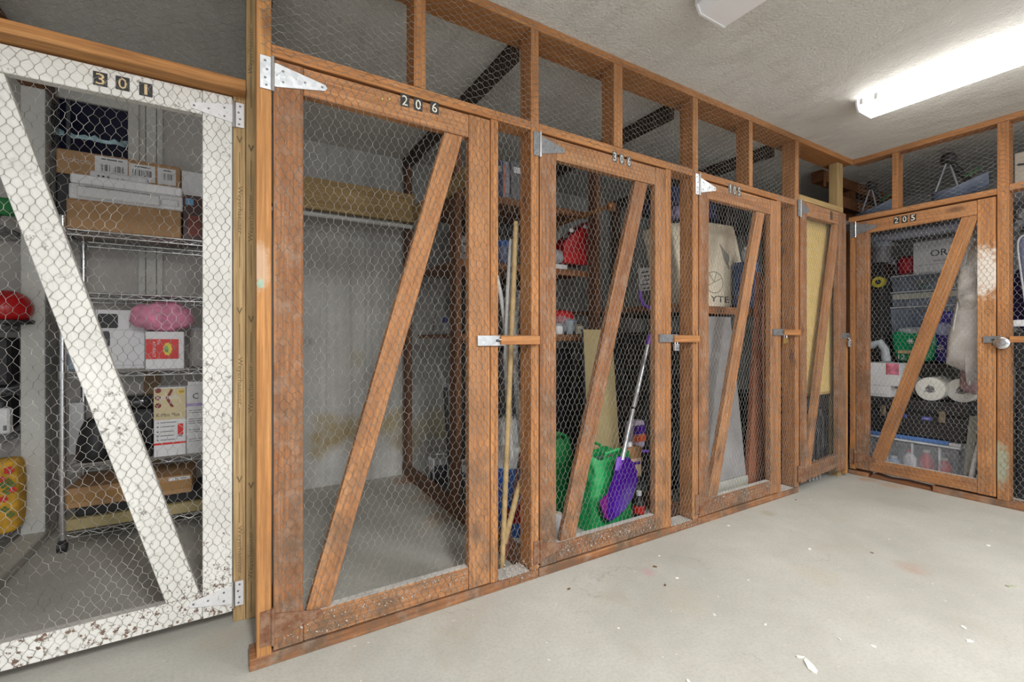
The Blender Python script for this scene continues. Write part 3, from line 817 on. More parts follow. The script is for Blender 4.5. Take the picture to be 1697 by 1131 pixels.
beam('top_plate', PRIGHT, rect(-.0 + .001, 2.2, H - .037, H - .001), DS, 0, W_FRAME, RP, (1, 0))
beam('sill', PRIGHT, rect(AR(1406), AR(1438), 0, .032), DS, .004, W_OLD, RP, (1, 0))
beam('sill', PRIGHT, [(AR(1438) + .002, 0), (AR(1545), 0), (AR(1541), .022), (AR(1500), .030), (AR(1470), .022), (AR(1446), .036)], DS, -.010, W_DARK, RP, (1, 0), label='splintered dark stretch of sill')
beam('sill', PRIGHT, rect(AR(1545) + .001, 2.2, 0, .041), DS, .004, W_OLD, RP, (1, 0))
beam('latch_block', PRIGHT, rect(AR(1674), 1.2, 1.032, 1.070), .0005, .022, W_FRAME, RP, (1, 0))
offr = lambda a, z, d: PRIGHT(a, z, d + .0016)
hexwire('chicken_wire', [(offr, .03, 1.3, ZH1 - .03, H - .012, True), (offr, AR(1656), 1.3, .006, ZH1 + .002, False), (offr, AR(1408), AR(1416), .3, ZH0, False)], M_WIRE, RP, 35)

# ------------------------------------------------------------------ dividers between the cages
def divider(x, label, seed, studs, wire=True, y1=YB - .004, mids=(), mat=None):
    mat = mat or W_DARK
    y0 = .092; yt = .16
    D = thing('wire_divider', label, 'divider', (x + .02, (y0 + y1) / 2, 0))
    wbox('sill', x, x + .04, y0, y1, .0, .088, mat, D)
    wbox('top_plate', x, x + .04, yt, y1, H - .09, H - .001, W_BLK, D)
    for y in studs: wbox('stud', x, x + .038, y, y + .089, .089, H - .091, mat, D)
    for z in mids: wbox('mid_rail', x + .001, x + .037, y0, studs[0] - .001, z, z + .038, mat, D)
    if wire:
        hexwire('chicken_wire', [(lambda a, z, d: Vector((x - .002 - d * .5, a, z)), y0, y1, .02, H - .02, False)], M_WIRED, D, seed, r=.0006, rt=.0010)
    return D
divider(A(880) + .002, 'dark stud divider with wire between the empty cage and the green bag cage', 41, (.80, 1.69))
divider(A(1148) + .002, 'dark stud divider with wire between the green bag cage and the sack cage', 42, (.80, 1.69))
divider(A(1317.6) + .002, 'dark stud divider with wire between the sack cage and the end cage', 43, (.75, 1.69))
divider(.080, 'wire divider between the white gate cage and the empty cage', 44, (.55, 1.69))
# ------------------------------------------------------------------ ceiling lights (one lit, one off)
def emit(name, col, strength):
    m, t, b = nt(name); g = NB(t)
    b.inputs['Base Color'].default_value = (.8, .8, .8, 1)
    b.inputs['Emission Color'].default_value = (*col, 1); b.inputs['Emission Strength'].default_value = strength
    return m
LENS_ON = emit('lit_lens', (1.0, 0.985, 0.95), 11.0)
LENS_OFF = plain('white_acrylic_lens', (0.82, 0.82, 0.85), 0.3, vary=.03)
ENAMEL = plain('white_enamel', (0.72, 0.72, 0.74), 0.35, vary=.04)
def fixture(x0, x1, y1, label, lit):
    y0 = y1 - 1.22; xm = (x0 + x1) / 2; w = (x1 - x0) / 2; zb, zt = 2.372, H - .001
    T = thing('ceiling_light', label, 'light', (xm, (y0 + y1) / 2, H))
    MB().box(xm - w * .62, xm + w * .62, y0 + .004, y1 - .004, 2.43, zt).part('housing', ENAMEL, T)
    sec = [(-w, 2.425), (-w * .97, 2.402), (-w * .78, zb), (w * .78, zb), (w * .97, 2.402), (w, 2.425), (w * .6, 2.4295), (-w * .6, 2.4295)]
    MB().prism(sec, lambda a, z, d: Vector((xm + a, d, z)), y0 + .012, y1 - .012).part('diffuser', LENS_ON if lit else LENS_OFF, T, label='glowing diffuser' if lit else 'unlit diffuser')
    cap = [(-w - .003, 2.434), (-w - .003, 2.400), (-w * .8, zb - .003), (w * .8, zb - .003), (w + .003, 2.400), (w + .003, 2.434)]
    for p, q in ((y0, y0 + .012), (y1 - .012, y1)):
        MB().prism(cap, lambda a, z, d: Vector((xm + a, d, z)), p, q).part('end_cap', ENAMEL, T, bevel=.002)
    for p in (y0 + .10, y1 - .10, y1 - .03):
        MB().box(xm - w - .006, xm - w - .0005, p - .008, p + .008, 2.398, 2.432).part('clip', ENAMEL, T)
fixture(3.067, 3.262, -.43, 'lit white fluorescent ceiling light near the right partition', True)
fixture(1.587, 1.788, -.465, 'unlit white fluorescent ceiling light at the top edge', False)

# ------------------------------------------------------------------ helpers for things
def fb(px0, px1, py0, py1, Y, dep, z0=None, z1=None):
    xm, ym = (px0 + px1) / 2, (py0 + py1) / 2
    a, b = PY(px0, ym, Y).x, PY(px1, ym, Y).x
    return a, b, Y, Y + dep, (PY(xm, py1, Y).z if z0 is None else z0), (PY(xm, py0, Y).z if z1 is None else z1)
def qb(px0, px1, py0, py1, X, dep, z0=None, z1=None):
    """box on the right, its face looking back at the room"""
    xm, ym = (px0 + px1) / 2, (py0 + py1) / 2
    a, b = PX(px0, ym, X).y, PX(px1, ym, X).y
    return X, X + dep, b, a, (PX(xm, py1, X).z if z0 is None else z0), (PX(xm, py0, X).z if z1 is None else z1)
def fl(mb, b, u0, u1, v0, v1, d=0.0008):
    """flat print on the -Y face of box b, in fractions of the face"""
    x0, x1, y0, _, z0, z1 = b
    return mb.box(x0 + (x1 - x0) * u0, x0 + (x1 - x0) * u1, y0 - d, y0 - .0001, z0 + (z1 - z0) * v0, z0 + (z1 - z0) * v1)
def carton(label, b, mat=CARD, tape=True, cat='box', name='cardboard_box', group=None, bevel=.004):
    x0, x1, y0, y1, z0, z1 = b
    T = thing(name, label, cat, ((x0 + x1) / 2, (y0 + y1) / 2, z0), group)
    MB().box(x0, x1, y0, y1, z0, z1).part('body', mat, T, bevel=bevel)
    # the two top flaps meet in a groove
    ym = (y0 + y1) / 2
    MB().box(x0 + .004, x1 - .004, y0 + .004, ym - .002, z1 + .0002, z1 + .0035).part('flap', mat, T)
    MB().box(x0 + .004, x1 - .004, ym + .002, y1 - .004, z1 + .0002, z1 + .0035).part('flap', mat, T)
    if tape:
        zt = z0 + (z1 - z0) * .5
        MB().box(x0 + .002, x1 - .002, y0 - .0012, y0 - .0002, zt - .022, zt + .022).part('tape', TAPE, T, label='shiny brown parcel tape')
    return T
TAPE = plain('parcel_tape', (0.36, 0.20, 0.075), 0.25, vary=.06)
def barcode(mb, x0, x1, y, z0, z1, n=22, seed=2):
    rg = random.Random(seed); x = x0
    for k in range(n):
        w = (x1 - x0) / n
        if rg.random() < .7: mb.box(x + w * .1, x + w * rg.uniform(.4, .9), y - .0006, y, z0, z1)
        x += w
    return mb

# ------------------------------------------------------------------ left cage: window, post, curb
gx0, gx1, _, _, gz0, gz1 = fb(80, 213, 172, 256, YB - .03, .01)
FRW = plain('white_window_paint', (0.52, 0.51, 0.48), 0.6, vary=.1)
WN = MB()
for b in ((gx0 - .07, gx0, gz0 - .07, gz1 + .07), (gx1, gx1 + .05, gz0 - .07, gz1 + .07)): WN.box(b[0], b[1], YB - .045, YB - .001, b[2], b[3])
for z0, z1 in ((gz1, gz1 + .06), (gz0 - .06, gz0)): WN.box(gx0, gx1, YB - .045, YB - .001, z0, z1)
win = WN.struct('window_1', FRW, bevel=.003); MW['window_1'] = Matrix.Identity(4)
NIGHT = plain('dark_window_glass', (0.008, 0.010, 0.028), 0.12, vary=.3, bump=0)
mx = gx0 + (gx1 - gx0) * .24
MB().box(gx0, mx - .008, YB - .024, YB - .018, gz0, gz1).part('pane', NIGHT, win)
MB().box(mx + .008, gx1, YB - .024, YB - .018, gz0, gz1).part('pane', NIGHT, win)
MB().box(mx - .008, mx + .008, YB - .034, YB - .012, gz0, gz1).part('mullion', DKGREY, win)
STREAK = plain('pale_light_streak', (0.27, 0.42, 0.46), 0.5, vary=.8, scale=16)  # strip coloured and shaped as the streak of light in the window
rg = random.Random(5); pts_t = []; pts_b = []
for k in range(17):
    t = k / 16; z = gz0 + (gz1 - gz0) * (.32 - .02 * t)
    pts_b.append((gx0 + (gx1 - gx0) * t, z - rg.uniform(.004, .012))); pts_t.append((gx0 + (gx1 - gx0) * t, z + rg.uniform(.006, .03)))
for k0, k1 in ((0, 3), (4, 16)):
    MB().prism(pts_b[k0:k1 + 1] + pts_t[k0:k1 + 1][::-1], lambda a, z, d: Vector((a, d, z)), YB - .0265, YB - .0245).part('light_streak', STREAK, win, label='pale strip shaped as the light streak low on the glass')
for k, (p, q) in enumerate(((229, 241), (242, 259), (260, 270))):
    b = fb(p, q, 150, 420, YB - .02, .019, z0=1.28, z1=H - .001)
    MB().box(*b).struct('trim_%d' % (k + 1), FRW, bevel=.003)
b = fb(238, 266, 400, 600, YB - .012, .011, z0=.0, z1=1.275)
wb = MB().box(*b).struct('trim_4', plain('brown_strip_paint', (0.30, 0.21, 0.12), 0.8)); 
DV = thing('cage_divider', 'white painted post with wire beside the chrome wire rack in the white gate cage', 'divider', (-.90, 1.66, 0))
POSTW = plain('grey_white_post_paint', (0.52, 0.52, 0.49), 0.6, vary=.06, scale=4)
px0, px1 = PY(34, 563, 1.62).x, PY(75, 563, 1.62).x
MB().box(px0, px1, 1.62, 1.71, .05, H - .101).part('post', POSTW, DV, bevel=.003)
CURB = concrete('curb_concrete', (0.40, 0.385, 0.34), (0.48, 0.46, 0.41), (0.55, 0.53, 0.48), (0.33, 0.28, 0.2), .3)
MB().box(px0, px1, YL + .02, YB - .002, H - .10, H - .003).part('top_rail', W_DARK, DV)
MB().box(px0 - .01, px1 + .004, YL + .04, YB - .002, 0, .049).part('curb', CURB, DV, bevel=.006)
hexwire('chicken_wire', [(lambda a, z, d: Vector((px1 + .008 + d, a, z)), 1.60, YB - .01, .05, H - .01, False), (lambda a, z, d: Vector((px1 + .013 + d, a + .004, z + .01)), 1.60, YB - .01, .05, H - .01, False)], M_WIRED, DV, 51)

# ------------------------------------------------------------------ chrome wire rack
def wire_rack(name, label, x0, x1, y0, y1, zs_, ztop, metal, wheels=True, nw=14, fronts=True):
    T = thing(name, label, 'rack', ((x0 + x1) / 2, (y0 + y1) / 2, 0))
    for x in (x0, x1):
        for y in ((y0, y1) if fronts else (y1,)):
            m = MB().cyl((x, y, .062 if wheels else .0), (x, y, ztop), .0125, n=12).cyl((x, y, ztop), (x, y, ztop + .006), .0135, .010, 12)
            for z in zs_: m.cyl((x, y, z - .032), (x, y, z + .006), .0165, .0175, 12)
            m.part('post', metal, T, smooth=True)
            if wheels:
                c = MB().box(x - .013, x + .013, y - .017, y + .012, .030, .061).cyl((x - .016, y - .006, .027), (x + .016, y - .006, .027), .0265, n=16)
                c.part('caster', BLACK, T, smooth=True)
    for z in zs_:
        m = MB()
        for y in (y0, y1):
            m.cyl((x0, y, z), (x1, y, z), .0036, n=6).cyl((x0, y, z - .026), (x1, y, z - .026), .0030, n=6)
            n = int((x1 - x0) / .045)
            m.tube([(x0 + (x1 - x0) * k / n, y, z - (.024 if k % 2 else .002)) for k in range(n + 1)], .0022, 5)
        for x in (x0, x1):
            m.cyl((x, y0, z), (x, y1, z), .0036, n=6).cyl((x, y0, z - .026), (x, y1, z - .026), .0030, n=6)
            n = int((y1 - y0) / .045)
            m.tube([(x, y0 + (y1 - y0) * k / n, z - (.024 if k % 2 else .002)) for k in range(n + 1)], .0022, 5)
        for k in range(1, nw):
            y = y0 + (y1 - y0) * k / nw; m.cyl((x0, y, z + .0012), (x1, y, z + .0012), .0019, n=5)
        for x in (x0 + (x1 - x0) * .33, x0 + (x1 - x0) * .67): m.cyl((x, y0, z - .003), (x, y1, z - .003), .003, n=5)
        m.part('wire_shelf', metal, T, smooth=True)
    return T
RX0, RX1, RY0, RY1 = -.735, -.035, 1.415, 1.775
RZ = [.088, .412, .886, 1.286, 1.60]
wire_rack('wire_rack', 'tall chrome wire rack on black casters behind the white gate', RX0, RX1, RY0, RY1, RZ, 1.66, M_CHROME)
RF = RY0 + .012
up = .0036
# bottom tier
b = fb(108, 345, 846, 890, RF, .30, z0=RZ[0] + up)
tb = MB().box(*b).solo('flat_box', plain('olive_tan_board', (0.38, 0.31, 0.15), .7, vary=.06), 'flat beige box at the bottom of the chrome rack', 'box', bevel=.004)
zt = b[5]
dk = (b[0] + .03, b[1] - .02, RF + .03, RF + .30, zt + .0005, zt + .055)
tray = thing('storage_tray', 'low black tray squeezed between the beige box and the taped carton', 'tray', ((dk[0] + dk[1]) / 2, RF + .16, dk[4]))
MB().box(*dk).part('body', BLACK, tray, bevel=.006); MB().box(dk[0] - .004, dk[1] + .004, dk[2] - .004, dk[3] + .004, dk[5] - .008, dk[5] + .0005).part('rim', BLACK, tray, bevel=.002)
zt = dk[5] + .001
b = fb(108, 318, 778, 850, RF - .005, .33, z0=zt + .0005, z1=PY(213, 800, RF).z)
cb = carton('wide brown cardboard carton with tape and white label, low on the chrome rack', b)
lb = MB(); fl(lb, b, .80, .985, .80, .97); o = lb.part('shipping_label', WHCARD, cb)
bc = MB(); x0 = b[0] + (b[1] - b[0]) * .82; x1 = b[0] + (b[1] - b[0]) * .96; barcode(bc, x0, x1, b[2] - .0009, b[4] + (b[5] - b[4]) * .83, b[4] + (b[5] - b[4]) * .93, 20); bc.part('barcode', INK, o)
# second tier
K_ = RZ[1] + up
b = fb(255, 308, 642, 760, RF, .14, z0=K_)
kb = thing('coffee_maker_box', 'cream and white retail box with a dark red K on the second tier', 'box', ((b[0] + b[1]) / 2, b[2] + .07, b[4]))
MB().box(*b).part('body', WHCARD, kb, bevel=.002)
def uv(b, u, v, d=.0012): return Vector((b[0] + (b[1] - b[0]) * u, b[2] - d, b[4] + (b[5] - b[4]) * v))
XA, ZA = Vector((1, 0, 0)), Vector((0, 0, 1))
bw, bh = b[1] - b[0], b[5] - b[4]
fl(MB(), b, 0, 1, .53, .985).part('cream_panel', plain('cream_card', (0.60, 0.50, 0.30), .6, vary=.04, bump=0), kb)
BURG = plain('burgundy_print', (0.20, 0.028, 0.022), .5, bump=0)
m = MB(); f = lambda a, z, d: uv(b, a, z, d)
m.prism([(.36, .84), (.52, .97), (.60, .97), (.60, .96), (.47, .84), (.62, .72), (.62, .71), (.53, .71)], f, .0009, .0012)
for zz in (.955, .74): m.prism([(.13 + .10 * math.cos(t), zz + .036 * math.sin(t)) for t in [2 * PI * k / 16 for k in range(16)]], f, .0009, .0012)
m.prism([(.13 + .09 * math.cos(t), .85 + .033 * math.sin(t)) for t in [2 * PI * k / 16 for k in range(16)]], f, .0009, .0012)
m.part('big_letter_print', BURG, kb)
m = MB(); write(m, 'KEURIG', uv(b, .42, .85, .0016), XA, ZA, bw * .66, bh * .05); m.part('brand_print', WHCARD, kb)
m = MB(); write(m, 'K-Mini Plus', uv(b, .44, .60, .0013), XA, ZA, bw * .72, bh * .05); m.part('model_print', INK, kb)
m = MB(); fl(m, b, .76, .97, .90, .955, .0012); y_ = m.part('yellow_sticker', plain('yellow_sticker', (0.75, 0.50, 0.05), .5, bump=0), kb)
m = MB(); write(m, 'NEW', uv(b, .865, .928, .0016), XA, ZA, bw * .15, bh * .03); m.part('sticker_print', INK, y_)
m = MB(); fl(m, b, 0, 1, .17, .20); m.part('red_stripe', RED, kb)
m = MB(); fl(m, b, .74, .92, .30, .46); m.part('machine_picture', RED, kb)
m = MB(); fl(m, b, .76, .90, .27, .298); m.part('cup_picture', GREY, kb)
m = MB()
for k, (u1, v) in enumerate(((.70, .49), (.66, .43), (.62, .36), (.62, .30), (.66, .24))):
    fl(m, b, .20, u1, v - .006, v + .006); m.prism([(.12 + .035 * math.cos(t), v + .012 * math.sin(t)) for t in [2 * PI * q / 10 for q in range(10)]], f, .0003, .0008)
m.part('fine_print', plain('grey_print', (0.18, 0.18, 0.2), .6, bump=0), kb)
b = fb(309, 345, 633, 757, RF + .01, .13, z0=K_)
cbx = thing('retail_box', 'white and lilac retail box right of the cream coffee box', 'box', ((b[0] + b[1]) / 2, b[2] + .06, b[4]))
MB().box(b[0], b[1], b[2], b[3], b[4], b[5] - .02).part('body', WHCARD, cbx, bevel=.002)
MB().box(b[0] + .006, b[1] - .02, b[2] + .004, b[3] - .004, b[5] - .0195, b[5]).part('tuck_flap', WHCARD, cbx)
fl(MB(), b, 0, 1, .66, .70).part('lilac_band', plain('lilac_print', (0.42, 0.33, 0.58), .6, bump=0), cbx)
m = MB(); write(m, 'C', uv(b, .42, .80), XA, ZA, .026, .032); m.part('letter_print', INK, cbx)
m = MB()
for v in (.60, .57, .48, .45, .42, .33, .30, .2, .17): fl(m, b, .1, .75, v - .004, v + .004)
m.part('fine_print', plain('grey_print', (0.18, 0.18, 0.2), .6, bump=0), cbx)
# black coffee machine and grinder
p = PY(226, 757, RF + .08)
cm = thing('coffee_maker', 'black coffee maker with glossy lid between brace and cream box', 'appliance', (p.x, RF + .1, K_))
x = p.x
MB().box(x - .085, x + .075, RF + .03, RF + .24, K_, K_ + .045).part('base', BLACK, cm, bevel=.008)
MB().box(x - .08, x + .07, RF + .13, RF + .235, K_ + .0455, K_ + .26).part('tower', BLACK, cm, bevel=.012)
MB().blob((x - .005, RF + .13, K_ + .295), (.082, .10, .036), .6, .5).part('lid', plain('glossy_black', (0.02, 0.02, 0.022), .15), cm, smooth=True)
MB().lathe((x - .008, RF + .078, K_ + .046), [(.04, 0), (.052, .02), (.055, .07), (.045, .11), (.038, .125)], 20).part('carafe', plain('smoked_glass', (0.03, 0.028, 0.028), .1), cm, smooth=True)
p = PY(158, 757, RF + .10)
cm2 = thing('kettle', 'black kettle behind the white diagonal brace', 'appliance', (p.x, RF + .12, K_))
MB().lathe((p.x, RF + .12, K_), [(.075, 0), (.08, .01), (.078, .08), (.062, .17), (.05, .20)], 24).part('body', BLACK, cm2, smooth=True)
MB().tube([(p.x + .05, RF + .10, K_ + .18), (p.x + .085, RF + .08, K_ + .17), (p.x + .09, RF + .08, K_ + .06), (p.x + .075, RF + .10, K_ + .03)], .009, 8).part('handle', BLACK, cm2, smooth=True)
MB().lathe((p.x, RF + .12, K_ + .2003), [(.05, 0), (.03, .02), (.012, .026), (.012, .042)], 18).part('lid', BLACK, cm2, smooth=True)
b = fb(116, 139, 668, 765, RY1 - .03, .025, z0=K_)
pl_ = thing('white_board', 'white narrow panel leaning at the back of the second tier', 'panel', ((b[0] + b[1]) / 2, b[2], b[4]))
MB().box(*b).part('board', WHCARD, pl_, bevel=.002); MB().box(b[0] - .002, b[0] + .004, b[2] - .003, b[3] - .002, b[4], b[5]).part('edge_trim', WHITE, pl_)
# third tier
T3 = RZ[2] + up
b = fb(158, 240, 514, 613, RF + .12, .20, z0=T3)
wb = thing('appliance_box', 'white retail box with printed dark screen on the third tier', 'box', ((b[0] + b[1]) / 2, b[2] + .1, b[4]))
MB().box(*b).part('body', WHCARD, wb, bevel=.003)
f = lambda a, z, d, b=b: uv(b, a, z, d)
bm_ = [(.05, .71), (.08, .69), (.42, .69), (.45, .71), (.45, .91), (.42, .93), (.08, .93), (.05, .91)]
MB().prism(bm_, f, .0003, .001).part('screen_print', BLACK, wb)
MB().prism([(.02, .66), (.98, .66), (.98, .665), (.02, .665)], f, .0003, .0009).part('fold_line', GREY, wb)
MB().prism([(.02, .06), (.98, .06), (.98, .065), (.02, .065)], f, .0003, .0009).part('fold_line', GREY, wb)
MB().prism([(.10, .64), (.26, .64), (.29, .60), (.29, .40), (.2, .36), (.10, .4)], f, .0003, .001).part('picture_print', DKGREY, wb)
b = fb(241, 305, 550, 612, RF, .15, z0=T3)
rb = thing('litter_box_carton', 'white carton with a bright red label turned on its side', 'box', ((b[0] + b[1]) / 2, b[2] + .07, b[4]))
MB().box(*b).part('body', WHCARD, rb, bevel=.002)
m = MB(); fl(m, b, .01, .86, .27, .80); rl = m.part('red_label', RED, rb)
m = MB(); write(m, 'ATTRACT', uv(b, .22, .53, .0012), -ZA, XA, (b[5] - b[4]) * .42, (b[1] - b[0]) * .075)
write(m, 'DR.', uv(b, .33, .70, .0012), -ZA, XA, (b[5] - b[4]) * .13, (b[1] - b[0]) * .05); m.part('label_print', WHCARD, rl)
f = lambda a, z, d, b=b: uv(b, a, z, d)
cr = [(.57 + .115 * math.cos(t) * (1 + .07 * math.cos(9 * t)), .535 + .17 * math.sin(t) * (1 + .07 * math.cos(9 * t))) for t in [2 * PI * k / 36 for k in range(36)]]
m = MB().prism(cr, f, .0009, .0012); m.part('yellow_crest', plain('crest_yellow', (0.72, 0.58, 0.06), .5, bump=0), rl)
m = MB().prism([(.54 + .055 * math.cos(t), .53 + .085 * math.sin(t)) for t in [2 * PI * k / 18 for k in range(18)]], f, .0013, .0016); m.part('crest_print', plain('crest_green', (0.22, 0.36, 0.14), .5, bump=0, vary=.6, scale=60), rl)
topz = b[5]
p = PY(271, 521, RF + .07)
pk = thing('bath_puff_pack', 'pink fluffy pack in a clear bag on top of the red label carton', 'pack', (p.x, RF + .07, topz))
PINK = plain('pink_fluff', (0.66, 0.20, 0.34), .9, vary=.35, scale=22, bump=.8)
hz = .078
MB().blob((p.x, RF + .050, topz + hz + .003), (.140, .058, hz), .85, .9, .016, 22, 40, 24).part('fluff', PINK, pk, smooth=True)
MB().blob((p.x, RF + .050, topz + hz + .003), (.146, .063, hz + .002), .75, .85, .005, 14, 40, 24).part('clear_bag', clear('clear_wrap', (0.85, 0.75, 0.80), .08, .10), pk, smooth=True)
p = PY(326, 610, RF + .06)
ir = thing('grey_container', 'grey rounded container at the right end of the third tier', 'container', (p.x, RF + .06, T3))
MB().lathe((p.x + .01, RF + .06, T3), [(.02, 0), (.048, .012), (.052, .05), (.046, .09), (.04, .20), (.036, .21)], 20).part('body', plain('warm_grey_plastic', (0.36, 0.34, 0.33), .4), ir, smooth=True)
MB().lathe((p.x + .01, RF + .06, T3 + .2105), [(.038, 0), (.040, .015), (.03, .024)], 20).part('lid', GREY, ir, smooth=True)
b = fb(112, 135, 560, 612, RF + .06, .15, z0=T3)
bl = thing('storage_tub', 'small pale blue tub behind the white brace on the third tier', 'container', ((b[0] + b[1]) / 2, b[2] + .07, b[4]))
PBLUE = plain('pale_blue_plastic', (0.34, 0.42, 0.50), .35)
MB().box(b[0], b[1], b[2], b[3], b[4], b[5] - .012).part('body', PBLUE, bl, bevel=.01); MB().box(b[0] - .004, b[1] + .004, b[2] - .004, b[3] + .004, b[5] - .0118, b[5]).part('lid', WHITE, bl, bevel=.003)
# top tier
T5 = RZ[4] + up
b = fb(110, 300, 337, 385, RF, .235, z0=T5, z1=PY(205, 340, RF).z)
MB_ = carton('brown cardboard box carrying the white printer', b, tape=False)
zt = b[5] + .0037
b = fb(111, 303, 290, 345, RF - .01, .235, z0=zt, z1=PY(207, 297, RF).z)
pr = thing('printer', 'white inkjet printer on the brown box on the top tier', 'printer', ((b[0] + b[1]) / 2, b[2] + .14, zt))
hh = b[5] - zt
MB().box(b[0], b[1], b[2] + .02, b[3], zt, zt + hh * .62).part('base', WHITE, pr, bevel=.014, seg=3, smooth=True)
MB().box(b[0] + .004, b[1] - .004, b[2] + .025, b[3] - .004, zt + hh * .625, b[5]).part('scanner_lid', WHITE, pr, bevel=.012, seg=3, smooth=True)
MB().box(b[0] + .035, b[1] - .10, b[2], b[2] + .019, zt + .012, zt + hh * .5).part('output_tray', WHITE, pr, bevel=.006)
MB().box(b[0] + .06, b[1] - .14, b[2] + .0175, b[2] + .0198, zt + hh * .505, zt + hh * .54).part('paper_slot', BLACK, pr)
MB().box(b[1] - .095, b[1] - .02, b[2] + .010, b[2] + .0198, zt + .02, zt + hh * .42).part('side_panel', WHITE, pr, bevel=.006)
zp = b[5]
wp = (b[0] + .06, b[0] + .30, b[3] - .12, b[3] - .05, zp + .0005, zp + .05)
pp = thing('white_package', 'flat white package lying on the printer', 'box', ((wp[0] + wp[1]) / 2, wp[2], wp[4]))
MB().box(*wp).part('body', WHCARD, pp, bevel=.006)
m = MB(); barcode(m, wp[0] + .11, wp[0] + .16, wp[2] - .0002, zp + .014, zp + .026, 14, 4); m.part('barcode', INK, pp)
m = MB(); [m.box(wp[0] + .03 + .02 * k, wp[0] + .04 + .02 * k, wp[2] - .0008, wp[2] - .0002, zp + .02, zp + .03) for k in range(3)]; m.part('marks', INK, pp)
# long brown box behind the printer, standing on a black case
bb = fb(93, 299, 252, 300, RY1 - .092, .07)
blk = (bb[0] + .0, bb[0] + .30, RY1 - .10, RY1 - .02, T5, bb[4] - .0005)
bk2 = thing('black_case', 'black case under the long labelled box behind the printer', 'case', ((blk[0] + blk[1]) / 2, RY1 - .05, T5))
MB().box(*blk).part('body', BLACK, bk2, bevel=.008); MB().box(blk[0] + .1, blk[0] + .2, blk[2] - .006, blk[2] - .0005, blk[5] - .05, blk[5] - .03).part('latch', DKGREY, bk2)
blk2 = (blk[1] + .004, bb[1] - .005, RY1 - .09, RY1, T5, bb[4] - .0005)
bk3 = carton('plain brown box behind the printer beside the black case', blk2, tape=False) if False else None
z1 = PY(196, 262, RY1 - .092).z
bb = (bb[0], bb[1], bb[2], bb[3], bb[4], z1)
lgb = carton('long brown box with three white labels standing behind the printer', bb, tape=False)
for k, (u0, u1, v0, v1) in enumerate(((.29, .55, .12, .96), (.56, .78, .12, .86), (.80, .96, .12, .86))):
    m = MB(); fl(m, bb, u0, u1, v0, v1); o = m.part('shipping_label', WHCARD, lgb)
    m = MB(); barcode(m, bb[0] + (bb[1] - bb[0]) * (u0 + .03), bb[0] + (bb[1] - bb[0]) * (u1 - .03), bb[2] - .0009, bb[4] + (bb[5] - bb[4]) * .34, bb[4] + (bb[5] - bb[4]) * .62, 22, k)
    fl(m, bb, u0 + .05, u1 - .04, v1 - .13, v1 - .09, .0013); m.part('barcode', INK, o)
m = MB()
for k in range(5):
    c = uv(bb, .07 + .042 * k, .60); r = .009
    ps = [(r * math.cos(2 * PI * q / (6 + k)), r * math.sin(2 * PI * q / (6 + k))) for q in range(6 + k)]
    m.tube([c + XA * a + ZA * z for a, z in ps], .0012, 4, closed=True)
m.part('handling_marks', WHCARD, lgb)
b = fb(301, 336, 285, 330, RY1 - .085, .06, z0=T5)
wl = thing('white_box', 'small white box with an orange warning label behind the right end of the printer', 'box', ((b[0] + b[1]) / 2, b[2] + .03, T5))
MB().box(*b).part('body', WHCARD, wl, bevel=.003)
m = MB(); fl(m, b, .10, .80, .48, .60); m.part('warning_label', plain('orange_label', (0.62, 0.11, 0.03), .5, bump=0), wl)
b = fb(303, 345, 325, 396, RF + .01, .16, z0=T5)
rx = thing('dark_red_box', 'dark box with a small blue tag at the right end of the top tier', 'box', ((b[0] + b[1]) / 2, b[2] + .08, T5))
MB().box(*b).part('body', plain('dark_maroon_card', (0.055, 0.016, 0.012), .4, vary=.6), rx, bevel=.003)
fl(MB(), b, .10, .42, .78, .92).part('blue_tag', plain('blue_tag', (0.16, 0.36, 0.60), .5, bump=0), rx)
fl(MB(), b, .2, .7, .1, .55).part('maroon_panel', plain('maroon_print', (0.16, 0.028, 0.016), .5, vary=.4, bump=0), rx)

# ------------------------------------------------------------------ neighbour cage at the far left
NR = wire_rack('wire_rack', 'dark wire rack at the left edge behind the white post', -1.62, -.965, 1.50, 1.78, [.10, .575, .80, 1.12, 1.60], 1.64, M_DKSTEEL, wheels=False, nw=10, fronts=False)
p = PY(8, 512, 1.58)
rp = thing('red_helmet', 'red round helmet on the dark rack at the left edge', 'helmet', (p.x, 1.60, 1.125))
MB().blob((p.x, 1.60, 1.205), (.098, .098, .092), 1, 1, fn=lambda q: Vector((q.x, q.y, max(q.z, -.078)))).part('shell', plain('red_gloss_plastic', (0.50, 0.012, 0.014), .2), rp, smooth=True)
MB().lathe((p.x, 1.60, 1.1245), [(.06, 0), (.098, .004), (.1, .02), (.094, .024)], 28).part('rim', BLACK, rp, smooth=True)
b = fb(-45, 28, 768, 872, 1.47, .16, z0=.106)
fbag = thing('floral_bag', 'orange and yellow floral fabric bag low on the left edge', 'bag', ((b[0] + b[1]) / 2, 1.55, .106))
FLOR = plain('yellow_fabric', (0.62, 0.34, 0.035), .85, vary=.3, scale=14)
cx, cz = (b[0] + b[1]) / 2, (b[4] + b[5]) / 2
MB().blob((cx, 1.55, cz), ((b[1] - b[0]) / 2, .075, (b[5] - b[4]) / 2), .35, .5, .008, 9).part('body', FLOR, fbag, smooth=True)
def daisy(mb, c, r, n=5):
    for k in range(n):
        t = 2 * PI * k / n; q = c + XA * (math.cos(t) * r * .6) + ZA * (math.sin(t) * r * .6)
        mb.add([q + XA * (math.cos(2 * PI * j / 7) * r * .42) + ZA * (math.sin(2 * PI * j / 7) * r * .42) for j in range(7)], [tuple(range(7))])
m = MB(); [daisy(m, PY(px, py, 1.468), r) for px, py, r in ((15, 780, .02), (6, 828, .016), (22, 812, .014), (2, 795, .015))]; m.part('red_flowers', RED, fbag)
